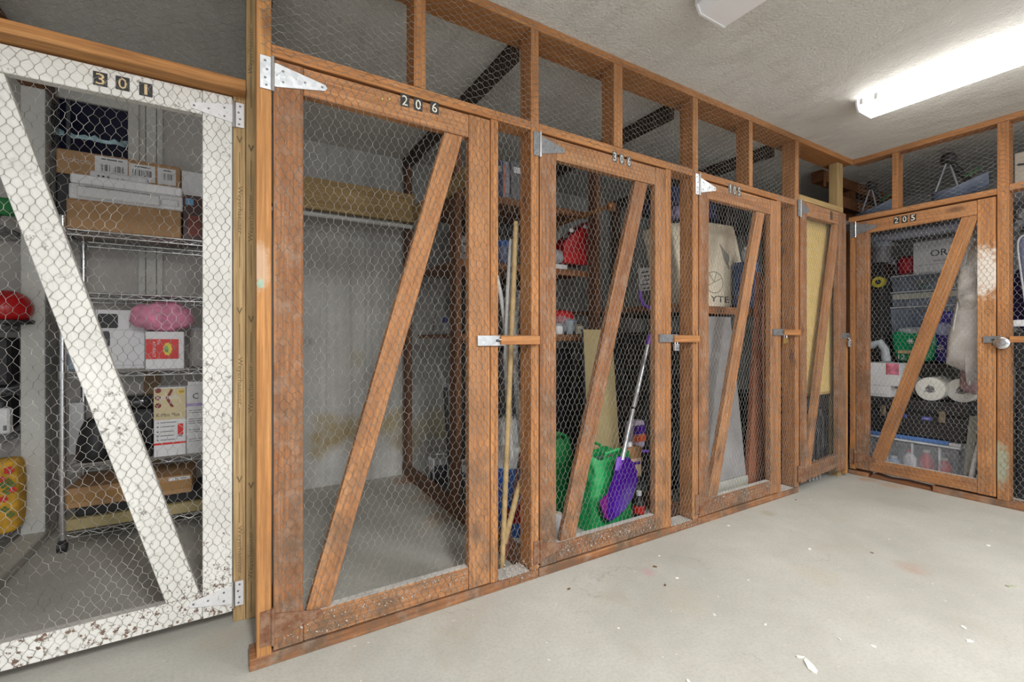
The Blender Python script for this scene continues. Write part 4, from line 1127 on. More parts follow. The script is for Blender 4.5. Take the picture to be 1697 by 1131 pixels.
m = MB(); [daisy(m, PY(px, py, 1.469), r, 4) for px, py, r in ((5, 804, .018), (13, 814, .018), (20, 803, .015), (8, 845, .016), (18, 853, .016), (14, 797, .012))]; m.part('green_leaves', plain('leaf_green_print', (0.10, 0.17, 0.045), .8, bump=0), fbag)
p = PY(3, 712, 1.56)
bt = thing('detergent_bottle', 'white bottle with a barcode on the dark rack at the left edge', 'bottle', (p.x, 1.58, .581))
MB().box(p.x - .05, p.x + .026, 1.56, 1.61, .581, .71).part('body', WHITE, bt, bevel=.008); MB().lathe((p.x - .012, 1.585, .7105), [(.014, 0), (.014, .03), (.01, .034)], 14).part('cap', DKGREY, bt)
m = MB(); barcode(m, p.x + .0, p.x + .02, 1.5595, .600, .625, 8, 6); m.part('barcode', INK, bt)
p = PY(14, 345, 1.58)
gp = thing('green_pouch', 'small green pouch hanging on the dark rack above the red helmet', 'pouch', (p.x, 1.56, 1.52))
MB().blob((p.x - .02, 1.56, p.z), (.055, .03, .045), .5, .6, .008, 20).part('body', plain('green_cloth', (0.02, 0.20, 0.05), .7), gp, smooth=True)
MB().tube([(p.x - .03, 1.55, p.z + .04), (p.x - .02, 1.53, 1.60), (p.x, 1.55, p.z + .04)], .003, 6).part('strap', BLACK, gp)
for i, (z0, z1, lab) in enumerate(((.810, 1.06, 'black bag on the dark rack under the red helmet'), (1.13 + .0, 1.125, ''), (.585, .76, 'black box at the back of the dark rack beside the white bottle'))):
    if not lab: continue
    T = thing('black_bag' if i == 0 else 'black_box', lab, 'bag' if i == 0 else 'box', (-1.15, 1.70, z0))
    MB().box(-1.5, -.985, 1.64, 1.77, z0, z1).part('body', BLACK, T, bevel=.012); MB().box(-1.3, -1.1, 1.628, 1.6395, z1 - .07, z1 - .05).part('handle', DKGREY, T)
# ------------------------------------------------------------------ empty cage 206: plank and rail on the back
zpl = PY(600, 358, YB - .30).z
sh = thing('plank_shelf', 'pale plank fixed high across the back of the empty cage', 'shelf', (.6, YB - .29, zpl))
wbox('plank', .122, 1.095, YB - .31, YB - .27, zpl, PY(600, 309, YB - .30).z, W_TAN, sh)
wbox('board', .122, 1.095, YB - .268, YB - .002, PY(600, 309, YB - .30).z - .022, PY(600, 309, YB - .30).z - .002, W_TAN, sh)
wbox('cleat', 1.075, 1.097, .35, YB - .315, zpl + .015, zpl + .11, W_TAN, sh)
zr = zpl - .03
rl = thing('closet_rail', 'pale grey rail under the plank of the empty cage', 'rail', (.6, YB - .28, zr))
MB().cyl((.124, YB - .29, zr), (1.09, YB - .29, zr), .016, n=14).part('rod', plain('grey_rod_paint', (0.50, 0.50, 0.48), .5), rl, smooth=True)
for x in (.130, 1.085): MB().cyl((x - .005, YB - .29, zr), (x + .005, YB - .29, zr), .028, n=16).part('flange', M_DKSTEEL, rl)

# ------------------------------------------------------------------ shelves of cage 306
SX0, SX1 = 1.150, 2.178
SHZ = (1.085, 1.545, 1.972)
ss = thing('wall_shelf', 'dark board shelves at three heights in the green bag cage', 'shelf', ((SX0 + SX1) / 2, 1.25, 1.085))
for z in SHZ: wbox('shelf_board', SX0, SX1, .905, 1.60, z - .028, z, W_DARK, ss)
wbox('shade_back_sheet', 1.50, SX1, 1.602, 1.614, 1.0, H - .10, W_BLK, ss)  # dark sheet added to put shade on the back wall here
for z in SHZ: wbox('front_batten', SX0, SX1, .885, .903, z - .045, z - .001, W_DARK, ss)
def dark_case(label, x0, x1, y0, y1, z0, z1, name='storage_case', mat=None, cat='case'):
    T = thing(name, label, cat, ((x0 + x1) / 2, (y0 + y1) / 2, z0))
    zs = z0 + (z1 - z0) * .78
    MB().box(x0, x1, y0, y1, z0, zs).part('body', mat or BLACK, T, bevel=.012)
    MB().box(x0 - .006, x1 + .006, y0 - .006, y1 + .006, zs + .0005, z1).part('lid', mat or BLACK, T, bevel=.01)
    for x in (x0 + (x1 - x0) * .25, x0 + (x1 - x0) * .75): MB().box(x - .02, x + .02, y0 - .012, y0 - .0065, zs - .03, zs + .02).part('latch', DKGREY, T)
    return T
dark_case('added black case darkening the back of the middle dark shelf', 1.45, 2.15, 1.22, 1.56, SHZ[0] + .001, 1.43)  # these black cases are added to make the cage interior dark
dark_case('added black case darkening the back of the upper dark shelf', 1.40, 2.15, 1.25, 1.56, SHZ[1] + .001, 1.90)
dark_case('added tall black case darkening the floor under the dark shelves', 1.52, 2.14, 1.02, 1.62, .001, .98)
# top shelf: folders and a grey file box seen left of the stud
for i, (p, q, t, mt, lab) in enumerate(((824, 833, 266, plain('navy_binder', (0.03, 0.045, 0.12), .5), 'navy binder on the highest dark shelf'), (833.5, 845, 268, plain('blue_white_binder', (0.26, 0.27, 0.34), .5, vary=.5, scale=30), 'pale blue binder with an orange spine stripe on the highest dark shelf'),
                                     (847, 868, 268, plain('grey_file_box', (0.15, 0.155, 0.17), .6), 'grey file box beside the binders on the highest dark shelf'))):
    b = fb(p, q, t, 312, .92, .24, z0=SHZ[2] + .001)
    T = thing('binder' if i < 2 else 'file_box', lab, 'binder' if i < 2 else 'box', ((b[0] + b[1]) / 2, b[2] + .1, b[4]))
    MB().box(*b).part('cover', mt, T, bevel=.003)
    if i == 1: MB().prism([(.08, .1), (.3, .1), (.3, .9), (.08, .9)], lambda a, z, d, b=b: uv(b, a, z, d), .0003, .001).part('spine_stripe', plain('orange_stripe', (0.62, 0.16, 0.05), .5), T)
    else: MB().prism([(.2, .7), (.8, .7), (.8, .85), (.2, .85)], lambda a, z, d, b=b: uv(b, a, z, d), .0003, .001).part('label', WHCARD if i else GREY, T)
# upper shelf
p = PY(834, 430, .98)
tb = thing('plastic_tub', 'bright blue plastic tub on the upper dark shelf left of the stud', 'tub', (p.x, .99, SHZ[1] + .001))
CB = plain('bright_blue_plastic', (0.025, 0.11, 0.38), .35)
MB().lathe((p.x, .99, SHZ[1] + .001), [(.04, 0), (.048, .01), (.058, .12)], 20).part('body', plain('frosted_blue', (0.10, 0.13, 0.25), .4), tb, smooth=True)
MB().lathe((p.x, .99, SHZ[1] + .1215), [(.062, 0), (.063, .03), (.055, .04)], 20).part('lid', CB, tb, smooth=True)
rb = thing('red_tote', 'red wedge-shaped bag with white spine edge on the upper dark shelf', 'bag', (1.9, 1.0, SHZ[1] + .001))
f = lambda px, py, d: PY(px, py, .93 + d)
poly = [(937, 436), (934, 402), (947, 390), (979, 365), (984, 367), (974, 440)]
mb = MB()
vs = [PY(x, y, .93) for x, y in poly]; vs = [Vector((v.x, .93, max(v.z, SHZ[1] + .001))) for v in vs]
mb.prism([(v.x, v.z) for v in vs], lambda a, z, d: Vector((a, .93 + d, z)), 0, .14).part('body', plain('red_fabric', (0.48, 0.012, 0.016), .45), rb, bevel=.008)
e0, e1 = vs[5], vs[4]
MB().prism([(e0.x + .002, e0.z), (e0.x + .022, e0.z), (e1.x + .02, e1.z - .01), (e1.x + .002, e1.z - .004)], lambda a, z, d: Vector((a, .925 + d, z)), 0, .15).part('spine', WHITE, rb, bevel=.004)
for px, py in ((947, 382), (938, 392), (970, 376)):
    q = PY(px, py, .925); MB().blob(q, (.02, .004, .014), 1, 1, .006, 40, 12, 8).part('applique', WHITE if px > 940 else DKGREY, rb)
pr_ = thing('wrapped_parcel', 'grey plastic-wrapped parcel beside the red bag on the upper dark shelf', 'parcel', (1.62, 1.0, SHZ[1] + .05))
x0, x1 = PY(905, 420, .95).x, PY(945, 420, .95).x
MB().blob(((x0 + x1) / 2, 1.05, SHZ[1] + .105), ((x1 - x0) / 2, .10, .055), .6, .6, .012, 12).part('wrap', plain('crumpled_grey_plastic', (0.33, 0.33, 0.35), .3, bump=.6), pr_, smooth=True)
MB().box(x0, x1 - .02, .955, 1.14, SHZ[1] + .002, SHZ[1] + .045).part('tray', WHITE, pr_, bevel=.004)
# rod running front to back by the divider
a, b_ = PX(1012, 341, 2.12), PX(934, 372, 2.12)
rod = thing('hanging_rod', 'pale wooden rod running towards the back by the divider', 'rod', ((a.x + b_.x) / 2, (a.y + b_.y) / 2, a.z))
MB().cyl((2.12, a.y, a.z), (2.12, b_.y + .2, a.z), .013, n=12).part('pole', W_NEW, rod, smooth=True)
for y in (a.y + .02, b_.y + .15): MB().box(2.105, 2.179, y - .008, y + .008, a.z - .03, a.z + .03).part('bracket', W_DARK, rod)
# middle shelf
Z2 = SHZ[0] + .001
def px_at(px, Y): return PY(px, 563, Y).x
x = px_at(937, .98)
rk = thing('knitted_hat', 'red knitted hat in a clear bag on the middle dark shelf', 'hat', (x, 1.0, Z2))
MB().blob((x, 1.02, Z2 + .125), (.10, .08, .055), .9, 1, .008, 20).part('crown', plain('red_knit', (0.45, 0.01, 0.015), .9), rk, smooth=True)
MB().blob((x, 1.02, Z2 + .075), (.11, .09, .073), .7, .8, .01, 12).part('clear_bag', clear('grey_film', (0.5, 0.55, 0.6), .15, .3), rk, smooth=True)
x = px_at(951, .93)
cup = thing('plastic_cup', 'cloudy plastic cup in front of the red hat on the middle dark shelf', 'cup', (x - .01, .965, Z2))
MB().lathe((x - .03, .94, Z2), [(.022, 0), (.03, .06), (.036, .085), (.036, .09), (.033, .09), (.027, .06), (.02, .005)], 20).part('body', clear('cloudy_plastic', (0.55, 0.62, 0.68), .25, .55), cup, smooth=True)
MB().lathe((x - .03, .94, Z2 + .0905), [(.039, 0), (.039, .006), (.02, .02)], 20).part('lid', PBLUE, cup, smooth=True)
x = px_at(959, .925)
tw = thing('twine_spool', 'spool of cream twine at the front of the middle dark shelf', 'spool', (x + .01, .93, Z2))
TWINE = plain('cream_twine', (0.56, 0.52, 0.40), .9, vary=.2, scale=60, bump=.8)
MB().lathe((x + .012, .935, Z2), [(.024, 0), (.031, .004), (.030, .012), (.032, .02), (.0305, .03), (.032, .04), (.029, .055), (.024, .062)], 20).part('twine', TWINE, tw, smooth=True)
MB().tube([(x + .012 + .028 * math.cos(t), .935 + .028 * math.sin(t), Z2 + .066 + .006 * math.sin(2 * t)) for t in [2 * PI * k / 16 for k in range(16)]], .0022, 5, closed=True).part('loose_turn', TWINE, tw)
x = px_at(925, .95)
wj = thing('white_jar', 'small white jar at the left of the twine spool', 'jar', (x, .95, Z2))
MB().lathe((x, .95, Z2), [(.03, 0), (.034, .006), (.034, .05), (.028, .06)], 18).part('body', WHITE, wj, smooth=True); MB().lathe((x, .95, Z2 + .0605), [(.029, 0), (.029, .016), (.026, .018)], 18).part('lid', GREY, wj, smooth=True)
# things on that shelf seen through the divider from the empty cage
def divp(px, py, x): return PX(px, py, x)
p = divp(716, 555, 1.24)
tr = thing('hand_mixer', 'grey hand tool standing on its cord on the middle dark shelf', 'tool', (1.24, p.y, Z2))
q = lambda px, py: divp(px, py, 1.24)
MB().cyl((1.24, p.y, Z2), (1.24, p.y, Z2 + .02), .045, .03, 16).part('foot', GREY, tr)
MB().tube([Vector((1.24, p.y, Z2 + .02)), q(722, 520), q(719, 500)], .006, 8).part('stem', M_CHROME, tr, smooth=True)
MB().tube([q(728, 500), q(722, 485), q(712, 474), q(702, 470)], [.018, .034, .032, .022], 12).part('head', plain('ribbed_grey', (0.36, 0.36, 0.36), .5), tr, smooth=True)
p = divp(738, 552, 1.22)
sb = thing('spray_bottle', 'small bottle with a dark blue cap on the middle dark shelf', 'bottle', (1.22, p.y, Z2))
MB().lathe((1.22, p.y, Z2), [(.034, 0), (.038, .01), (.038, .06), (.02, .08)], 16).part('body', clear('smoky_plastic', (0.35, 0.37, 0.4), .2, .6), sb, smooth=True)
MB().lathe((1.22, p.y, Z2 + .0805), [(.02, 0), (.022, .004), (.02, .035)], 14).part('cap', plain('dark_blue_cap', (0.02, 0.03, 0.16), .4), sb, smooth=True)
p = divp(730, 440, 1.26)
gb = thing('folded_blanket', 'grey folded blanket on the upper dark shelf', 'blanket', (1.26, 1.2, SHZ[1] + .001))
for k in range(3): MB().blob((1.27, 1.12, SHZ[1] + .032 + .058 * k), (.09 - .006 * k, .13, .030), .4, .4, .008, 12).part('fold', plain('grey_fleece', (0.24, 0.245, 0.25), .95, bump=.6), gb, smooth=True)
# paint cans on the floor
CANB = plain('navy_can_label', (0.025, 0.03, 0.055), .45, vary=.5, scale=20)
for i, (px, py, lab) in enumerate(((715, 806, 'white-dripped paint can nearest the back wall behind the divider'), (735, 822, 'white-dripped paint can in front of the first behind the divider'))):
    q = PZ(px, py, 0); c = Vector((1.255 + .05 * i, q.y + .02, 0.0))
    c.y = (1.40, 1.17)[i]
    T = thing('paint_can', lab, 'can', c, 'dripped paint cans behind the divider')
    MB().cyl(c, c + ZA * .205, .082, n=24).part('body', M_GALV, T, smooth=True)
    MB().cyl(c + ZA * .03, c + ZA * .17, .0832, n=24).part('label', CANB, T, smooth=True)
    MB().lathe(c + ZA * .2055, [(.084, 0), (.086, .006), (.082, .01), (.07, .008), (.068, .003)], 24).part('rim', M_GALV, T, smooth=True)
    m = MB(); rg = random.Random(3 + i)
    for k in range(11):
        t = PI * .55 + k * .19; L = rg.uniform(.05, .16)
        P = lambda h, rr=.0842: c + Vector((math.cos(t) * rr, math.sin(t) * rr, h))
        m.tube([P(.208, .08), P(.206), P(.206 - L * .5), P(.206 - L)], [.011, .010, .007, .004], 6)
    m.part('paint_drips', WHITE, T, smooth=True, label='white paint run down the side', kind='stuff')
    MB().tube([c + Vector((math.cos(t) * .088, math.sin(t) * .088, .17 - .04 * abs(math.sin(t)))) for t in [PI + PI * k / 12 for k in range(13)]], .0018, 5).part('handle', M_GALV, T)
q = divp(745, 812, 1.2)
wbk = thing('water_bottle', 'dark bottle on the divider sill side by the paint cans', 'bottle', (1.20, .97, 0))
MB().lathe((1.205, .97, 0), [(.034, 0), (.036, .005), (.036, .12), (.015, .15), (.013, .17)], 18).part('body', plain('dark_glass', (0.02, 0.03, 0.03), .1), wbk, smooth=True)
MB().lathe((1.205, .97, .1705), [(.015, 0), (.015, .02), (.012, .022)], 14).part('cap', M_CHROME, wbk, smooth=True)
# cane with grey bent handle leaning behind the divider
um = thing('walking_cane', 'black cane with a white bent handle leaning behind the divider', 'cane', (1.20, 1.0, 0))
g_ = lambda px, py: divp(px, py, 1.21)
MB().tube([g_(746, 592), g_(732, 594), g_(725, 603), g_(727, 612)], .010, 10).part('handle', plain('ribbed_white_grip', (0.46, 0.46, 0.44), .6), um, smooth=True)
MB().tube([g_(727, 612), g_(738, 643)], .012, 10).part('upper_tube', plain('white_tube', (0.55, 0.55, 0.57), .35), um, smooth=True)
pe = g_(738, 643); MB().tube([pe, (1.21, pe.y - .02, .55), (1.215, pe.y - .10, .012)], [.015, .013, .010], 10).part('shaft', BLACK, um, smooth=True)
MB().lathe((1.215, pe.y - .10, 0), [(.017, 0), (.016, .012), (.011, .03)], 12).part('rubber_tip', DKGREY, um)

# ------------------------------------------------------------------ floor of cage 306
q = PZ(843, 880, 0)
bx, by = 1.315, .50
bk = thing('blue_bucket', 'blue plastic bucket on the floor behind the narrow wire strip', 'bucket', (bx, by, 0))
CB2 = plain('bucket_blue', (0.01, 0.10, 0.42), .35, vary=.06)
MB().lathe((bx, by, 0), [(.118, 0), (.122, .004), (.142, .30), (.149, .305), (.149, .325), (.143, .326), (.146, .345), (.151, .35), (.151, .368), (.140, .37), (.138, .34), (.115, .012)], 32).part('body', CB2, bk, smooth=True)
for k, z in enumerate((.27, .295)): MB().tube([(bx + .1435 * math.cos(t), by + .1435 * math.sin(t), z) for t in [2 * PI * j / 32 for j in range(32)]], .003, 6, closed=True).part('rib', CB2, bk)
MB().tube([(bx + .155 * math.cos(t), by + .155 * math.sin(t), .335 - .14 * math.sin((t - PI) )) for t in [PI + PI * k / 14 for k in range(15)]], .003, 6).part('handle', M_GALV, bk)
MB().prism([(-.05, .08), (.05, .08), (.05, .2), (-.05, .2)], lambda a, z, d: Vector((bx + math.sin(a * 7 - .6) * .139, by - math.cos(a * 7 - .6) * .139, z)), 0, .0).part('label', RED, bk)
wsk = thing('white_sack', 'white plastic sack with a yellow mark stuffed in the blue bucket', 'sack', (bx, by, .2))
MB().blob((bx - .01, by - .02, .41), (.12, .10, .085), .7, .8, .03, 11).part('lower_fold', plain('white_poly', (0.62, 0.62, 0.63), .35, bump=.6), wsk, smooth=True)
MB().blob((bx - .02, by + .01, .53), (.085, .06, .09), .45, .5, .018, 13).part('upper_fold', plain('white_poly', (0.62, 0.62, 0.63), .35), wsk, smooth=True)
MB().blob((bx - .06, by - .06, .455), (.03, .02, .018), 1, 1, .006, 30, 12, 8).part('yellow_mark', plain('yellow_print', (0.6, 0.46, 0.05), .5), wsk, smooth=True)
# poles leaning in the narrow strip
def pole(name, label, cat, pts, r, mat, Y, mats2=None, tip=None):
    P = [PY(x, y, Y + dy) for x, y, dy in pts]
    T = thing(name, label, cat, P[-1])
    MB().tube(P, r, 10).part('shaft', mat, T, smooth=True)
    e = P[0]; d_ = (P[0] - P[1]).normalized()
    MB().cyl(e + d_ * .0005, e + d_ * .018, (r[0] if isinstance(r, list) else r) * 1.08, (r[0] if isinstance(r, list) else r) * .8, 10).part('end_cap', mats2 or mat, T)
    return T
PALEW = plain('pale_pole_wood', (0.50, 0.35, 0.16), .6, vary=.2, scale=20)
pole('broom_pole', 'long bare wooden pole leaning in the narrow wire strip', 'pole', [(855, 374, 0), (845, 620, 0), (832, 944, 0)], [.0125, .0125, .0125], PALEW, .13)
pole('white_pipe', 'straight white plastic pipe standing beside the wooden pole', 'pipe', [(847, 403, .03), (842, 480, .03), (838, 600, .05), (848, 760, .10)], .0115, plain('white_pipe_plastic', (0.58, 0.58, 0.57), .4), .15)
pole('bent_pipe', 'bent white plastic pipe crossing behind the wooden pole', 'pipe', [(824, 462, .06), (830, 490, .06), (836, 530, .06), (840, 600, .08), (846, 700, .12)], .0105, plain('white_pipe_plastic', (0.58, 0.58, 0.57), .4), .17)
pole('grey_hose', 'grey textured hose hanging right of the wooden pole', 'hose', [(858, 488, .05), (853, 540, .05), (854, 620, .05), (860, 690, .06), (864, 740, .08)], .013, plain('speckled_grey_hose', (0.38, 0.38, 0.39), .6, vary=.5, scale=70), .14)
pole('garden_stake', 'square-topped pale wooden stake leaning low in the wire strip', 'stake', [(876, 759, .0), (857, 818, .01), (836, 900, .02)], .0135, PALEW, .11)
pole('red_stick', 'thin dark red stick leaning behind the pale stake', 'stick', [(862, 757, .06), (852, 820, .05), (838, 925, .05)], .0085, plain('dark_red_wood', (0.16, 0.045, 0.03), .5), .12)

# green shopping bags
GRN = plain('green_poly_fabric', (0.012, 0.33, 0.085), .45, vary=.25, scale=7, bump=.3)
DGRN = plain('dark_green_poly', (0.006, 0.15, 0.035), .45, vary=.3, scale=7, bump=.3)
def tote(label, c, w, d, h, mat, inner, seed, tilt=0.0):
    T = thing('shopping_bag', label, 'bag', c, 'green shopping bags on the floor')
    nu, nv = 64, 26; vs = []; fs = []
    for j in range(nv + 1):
        v = j / nv; z = h * v
        for i in range(nu):
            t = 2 * PI * i / nu
            k = lambda m: math.copysign(abs(m) ** .45, m)
            x, y = w / 2 * k(math.cos(t)) * (1 - .12 * v), d / 2 * k(math.sin(t)) * (1 - .25 * v * v)
            n_ = mnoise.noise(Vector((x * 9 + seed, y * 9, z * 8))) + .9 * abs(mnoise.noise(Vector((x * 17, y * 17 + seed, z * 13)))) + .5 * mnoise.noise(Vector((x * 38, y * 38 + seed, z * 30)))
            s_ = .045 * n_ * min(1, .25 + v * 1.4)
            zz = z + (.03 * mnoise.noise(Vector((t * 1.3, seed, 0))) * v)
            vs.append(Vector(c) + Vector((x * (1 + s_ * 3) + tilt * z, y * (1 + s_ * 4) + s_ * .4, zz)))
    for j in range(nv): fs += [(j * nu + i, j * nu + (i + 1) % nu, (j + 1) * nu + (i + 1) % nu, (j + 1) * nu + i) for i in range(nu)]
    fs.append(tuple(range(nu - 1, -1, -1)))
    m = MB(); m.add(vs, fs)
    # inner wall so the bag has thickness
    b = len(m.v); top = [vs[nv * nu + i] for i in range(nu)]; cc = sum(top, Vector()) / nu
    ins = [p + (cc - p) * .06 for p in top]; low = [p + (cc - p) * .2 + Vector((0, 0, -h * .45)) for p in top]
    m.add(top + ins + low, [(i, (i + 1) % nu, nu + (i + 1) % nu, nu + i) for i in range(nu)] + [(nu + i, nu + (i + 1) % nu, 2 * nu + (i + 1) % nu, 2 * nu + i) for i in range(nu)] + [tuple(range(2 * nu, 3 * nu))])
    m.part('body', mat, T, smooth=True)
    for s in (-1, 1):
        y = s * d * .28; x = w * .22
        m = MB()
        P = [Vector(c) + Vector((-x + tilt * h, y, h * .88)), Vector(c) + Vector((-x * .9 + tilt * h, y * 1.3, h * 1.06)), Vector(c) + Vector((tilt * h, y * 1.8, h * 1.12)), Vector(c) + Vector((x * .9 + tilt * h, y * 1.6, h * 1.05)), Vector(c) + Vector((x + tilt * h, y, h * .88))]
        m.tube(P, .010, 6).part('handle', mat, T, smooth=True)
    MB().blob(Vector(c) + Vector((tilt * h, 0, h * .86)), (w * .33, d * .24, h * .10), .7, .7, .02, 14, seed=seed).part('contents', inner, T, smooth=True)
    return T
GREYF = plain('grey_fabric', (0.30, 0.32, 0.33), .8)
TEAL = plain('teal_film', (0.03, 0.17, 0.14), .3, vary=.6, scale=25)
tote('bright green shopping bag on the floor beside the purple shovel', (1.80, .33, .001), .33, .24, .39, GRN, TEAL, 2.0, .06)
tote('dark green shopping bag on the floor behind the brace of gate 306', (1.645, .66, .001), .33, .26, .44, DGRN, GREYF, 7.0)
# hardboard panel
xa, xb = 1.885, 2.165
hb = thing('hardboard_sheet', 'tan hardboard panel leaning upright behind the purple shovel', 'panel', ((xa + xb) / 2, .56, 0))
MB().hexa([(xa, .52, .001), (xb, .52, .001), (xb, .535, .001), (xa, .535, .001)], [(xa + .03, .62, 1.115), (xb, .62, 1.115), (xb, .635, 1.115), (xa + .03, .635, 1.115)]).part('board', plain('tan_hardboard', (0.37, 0.29, 0.14), .8, vary=.07, scale=5), hb)
MB().hexa([(xa - .004, .518, .001), (xa - .0005, .518, .001), (xa - .0005, .537, .001), (xa - .004, .537, .001)], [(xa + .026, .618, 1.115), (xa + .0295, .618, 1.115), (xa + .0295, .637, 1.115), (xa + .026, .637, 1.115)]).part('dark_edge', DKGREY, hb)
# purple snow shovel
SHY = .17
sv = thing('snow_shovel', 'purple plastic shovel with a long silver handle standing behind gate 306', 'shovel', (PY(1012, 862, SHY).x, SHY, .04))
PUR = plain('purple_plastic', (0.065, 0.006, 0.27), .3, vary=.08)
PURL = plain('violet_plastic', (0.20, 0.075, 0.52), .3, vary=.06)
PURM = plain('magenta_purple_plastic', (0.17, 0.012, 0.20), .3, vary=.06)
outl = [(1024, 757), (1041, 758), (1050, 767), (1056, 782), (1057, 796), (1050, 822), (1038, 842), (1022, 858), (1010, 865), (1004, 848), (1007, 820), (1017, 790)]
def curved(poly, mb, bow, th=.005, Y=SHY, cx=1030):
    ps = [PY(x, y, Y) for x, y in poly]; c = sum(ps, Vector()) / len(ps)
    n = len(ps); rings = []
    for s_ in (1.0, .66, .33):
        rings.append([c + (p - c) * s_ + Vector((0, bow * (1 - s_ * s_), 0)) for p in ps])
    vs = sum(rings, []) + [c + Vector((0, bow, 0))]
    back = [v + Vector((0, th, 0)) for v in vs]
    fs = []
    for r_ in range(2): fs += [(r_ * n + i, r_ * n + (i + 1) % n, (r_ + 1) * n + (i + 1) % n, (r_ + 1) * n + i) for i in range(n)]
    fs += [(2 * n + i, 2 * n + (i + 1) % n, 3 * n) for i in range(n)]
    N = len(vs)
    allf = fs + [tuple(N + i for i in reversed(f_)) for f_ in fs] + [(i, N + i, N + (i + 1) % n, (i + 1) % n) for i in range(n)]
    return mb.add(vs + back, allf)
curved(outl, MB(), .035).part('blade', PUR, sv, smooth=True)
curved([(993, 832), (1008, 818), (1006, 848), (1010, 864), (1002, 858)], MB(), .01, Y=SHY - .012).part('blade_lip', PURM, sv, label='magenta lip of the blade')
curved([(1023, 758), (1032, 758), (1030, 772), (1024, 781), (1019, 780)], MB(), -.006, Y=SHY - .008).part('socket', PURL, sv, label='lighter violet socket')
h0, h1 = PY(1032, 757, SHY + .0), PY(1073, 572, SHY + .10)
MB().tube([h0 + (h0 - h1) * .03, h1], .0125, 12).part('handle', plain('silver_tube', (0.52, 0.53, 0.56), .3, .5, vary=.05), sv, smooth=True, label='silver tube handle')
MB().tube([h1 + (h1 - h0) * .002, h1 + (h1 - h0) * .10], .014, 10).part('grip', PURL, sv, smooth=True)
MB().tube([h0 + (h1 - h0) * .40, h0 + (h1 - h0) * .415], .0145, 12).part('collar', BLACK, sv)
# crate, jug, detergent box and bottle at the right
cr = dark_case('black crate under the brown jug', PY(1034, 700, .42).x, 2.17, .33, .47, .001, PY(1055, 792, .38).z - .001, 'storage_crate', cat='crate')
zc = PY(1055, 792, .38).z
xj = PY(1053, 760, .37).x
jg = thing('brown_jug', 'brown plastic jug with a cream label on the black crate', 'jug', (xj, .40, zc))
JB = plain('brown_jug_plastic', (0.30, 0.15, 0.06), .4)
hj = PY(1053, 733, .37).z - zc
MB().box(xj - .062, xj + .062, .37, .45, zc, zc + hj * .86).part('body', JB, jg, bevel=.018, seg=3, smooth=True)
MB().lathe((xj - .02, .41, zc + hj * .865), [(.022, 0), (.022, .022), (.019, .025)], 16).part('cap', WHITE, jg, smooth=True)
m = MB().box(xj - .055, xj + .05, .3685, .3698, zc + .012, zc + hj * .55); lb = m.part('label', plain('cream_label', (0.58, 0.42, 0.28), .6, bump=0), jg)
MB().box(xj - .02, xj + .04, .3675, .3684, zc + hj * .38, zc + hj * .46).part('label_print', PUR, lb)
xk = PY(1062, 720, .50).x
kb_ = thing('litter_bag', 'purple and white bag with an orange band behind the brown jug', 'bag', (xk, .545, .0))
zt, zb = PY(1062, 698, .50).z, PY(1062, 745, .50).z
# stands on its own box
kx = carton('tan carton on the floor behind the black crate', (xk - .09, min(xk + .09, 2.172), .49, .60, .001, zb - .006), CARD2, tape=False)
kb_.location.z = zb
MW[kb_.name] = Matrix.Translation((xk, .545, zb)); 
MB().blob((xk, .545, (zt + zb) / 2 + .002), (.078, .045, (zt - zb) / 2), .4, .5, .006, 12).part('body', plain('white_purple_bag', (0.52, 0.44, 0.58), .4, vary=.1), kb_, smooth=True)
MB().box(xk - .07, xk + .07, .4925, .4985, zb + (zt - zb) * .28, zb + (zt - zb) * .52).part('orange_band', plain('orange_print', (0.66, 0.11, 0.03), .5), kb_)
MB().box(xk - .07, xk + .03, .4925, .4985, zb + (zt - zb) * .56, zb + (zt - zb) * .86).part('purple_band', PUR, kb_)
MB().tube([(xk - .05, .50, zb + .02), (xk - .02, .475, zb - .005), (xk + .04, .47, zb - .012), (xk + .07, .49, zb - .03)], .010, 8).part('handle', PURL, kb_, smooth=True)
q = PZ(1068, 858, 0)
sd = thing('sauce_bottle', 'dark bottle with red label and pale cap on the floor at the right', 'bottle', (2.02, .245, 0))
MB().lathe((2.02, .245, 0), [(.03, 0), (.033, .005), (.033, .095), (.014, .12), (.013, .135)], 18).part('body', BLACK, sd, smooth=True)
MB().lathe((2.02, .245, .1355), [(.016, 0), (.016, .024), (.013, .026)], 14).part('cap', WHITE, sd, smooth=True)
MB().cyl((2.02, .245, .035), (2.02, .245, .08), .0337, n=18).part('label', RED, sd, smooth=True)
cl = thing('purple_cloth', 'crumpled purple and grey cloth on the floor behind the bottom rail', 'cloth', (1.75, .16, 0))
MB().blob((1.78, .17, .018), (.17, .06, .018), .7, .8, .012, 13).part('purple_fold', plain('purple_cloth_fabric', (0.10, 0.05, 0.20), .9, bump=.6), cl, smooth=True)
MB().blob((1.98, .15, .020), (.10, .06, .02), .7, .8, .012, 13, seed=4).part('grey_fold', plain('grey_cloth_fabric', (0.32, 0.31, 0.30), .9, bump=.6), cl, smooth=True)
MB().blob((1.55, .17, .014), (.12, .06, .014), .7, .8, .010, 13, seed=8).part('grey_fold', plain('grey_cloth_fabric', (0.32, 0.31, 0.30), .9), cl, smooth=True)
ps = PY(927, 862, .2)
wp_ = thing('white_paper_roll', 'white paper roll on the floor at the left stile of gate 306', 'roll', (1.36, .22, 0))
MB().cyl((1.385, .20, .001), (1.385, .20, .17), .028, n=18).part('roll', WHCARD, wp_, smooth=True); MB().cyl((1.385, .20, .1705), (1.385, .20, .175), .012, n=12).part('core', CARD2, wp_)

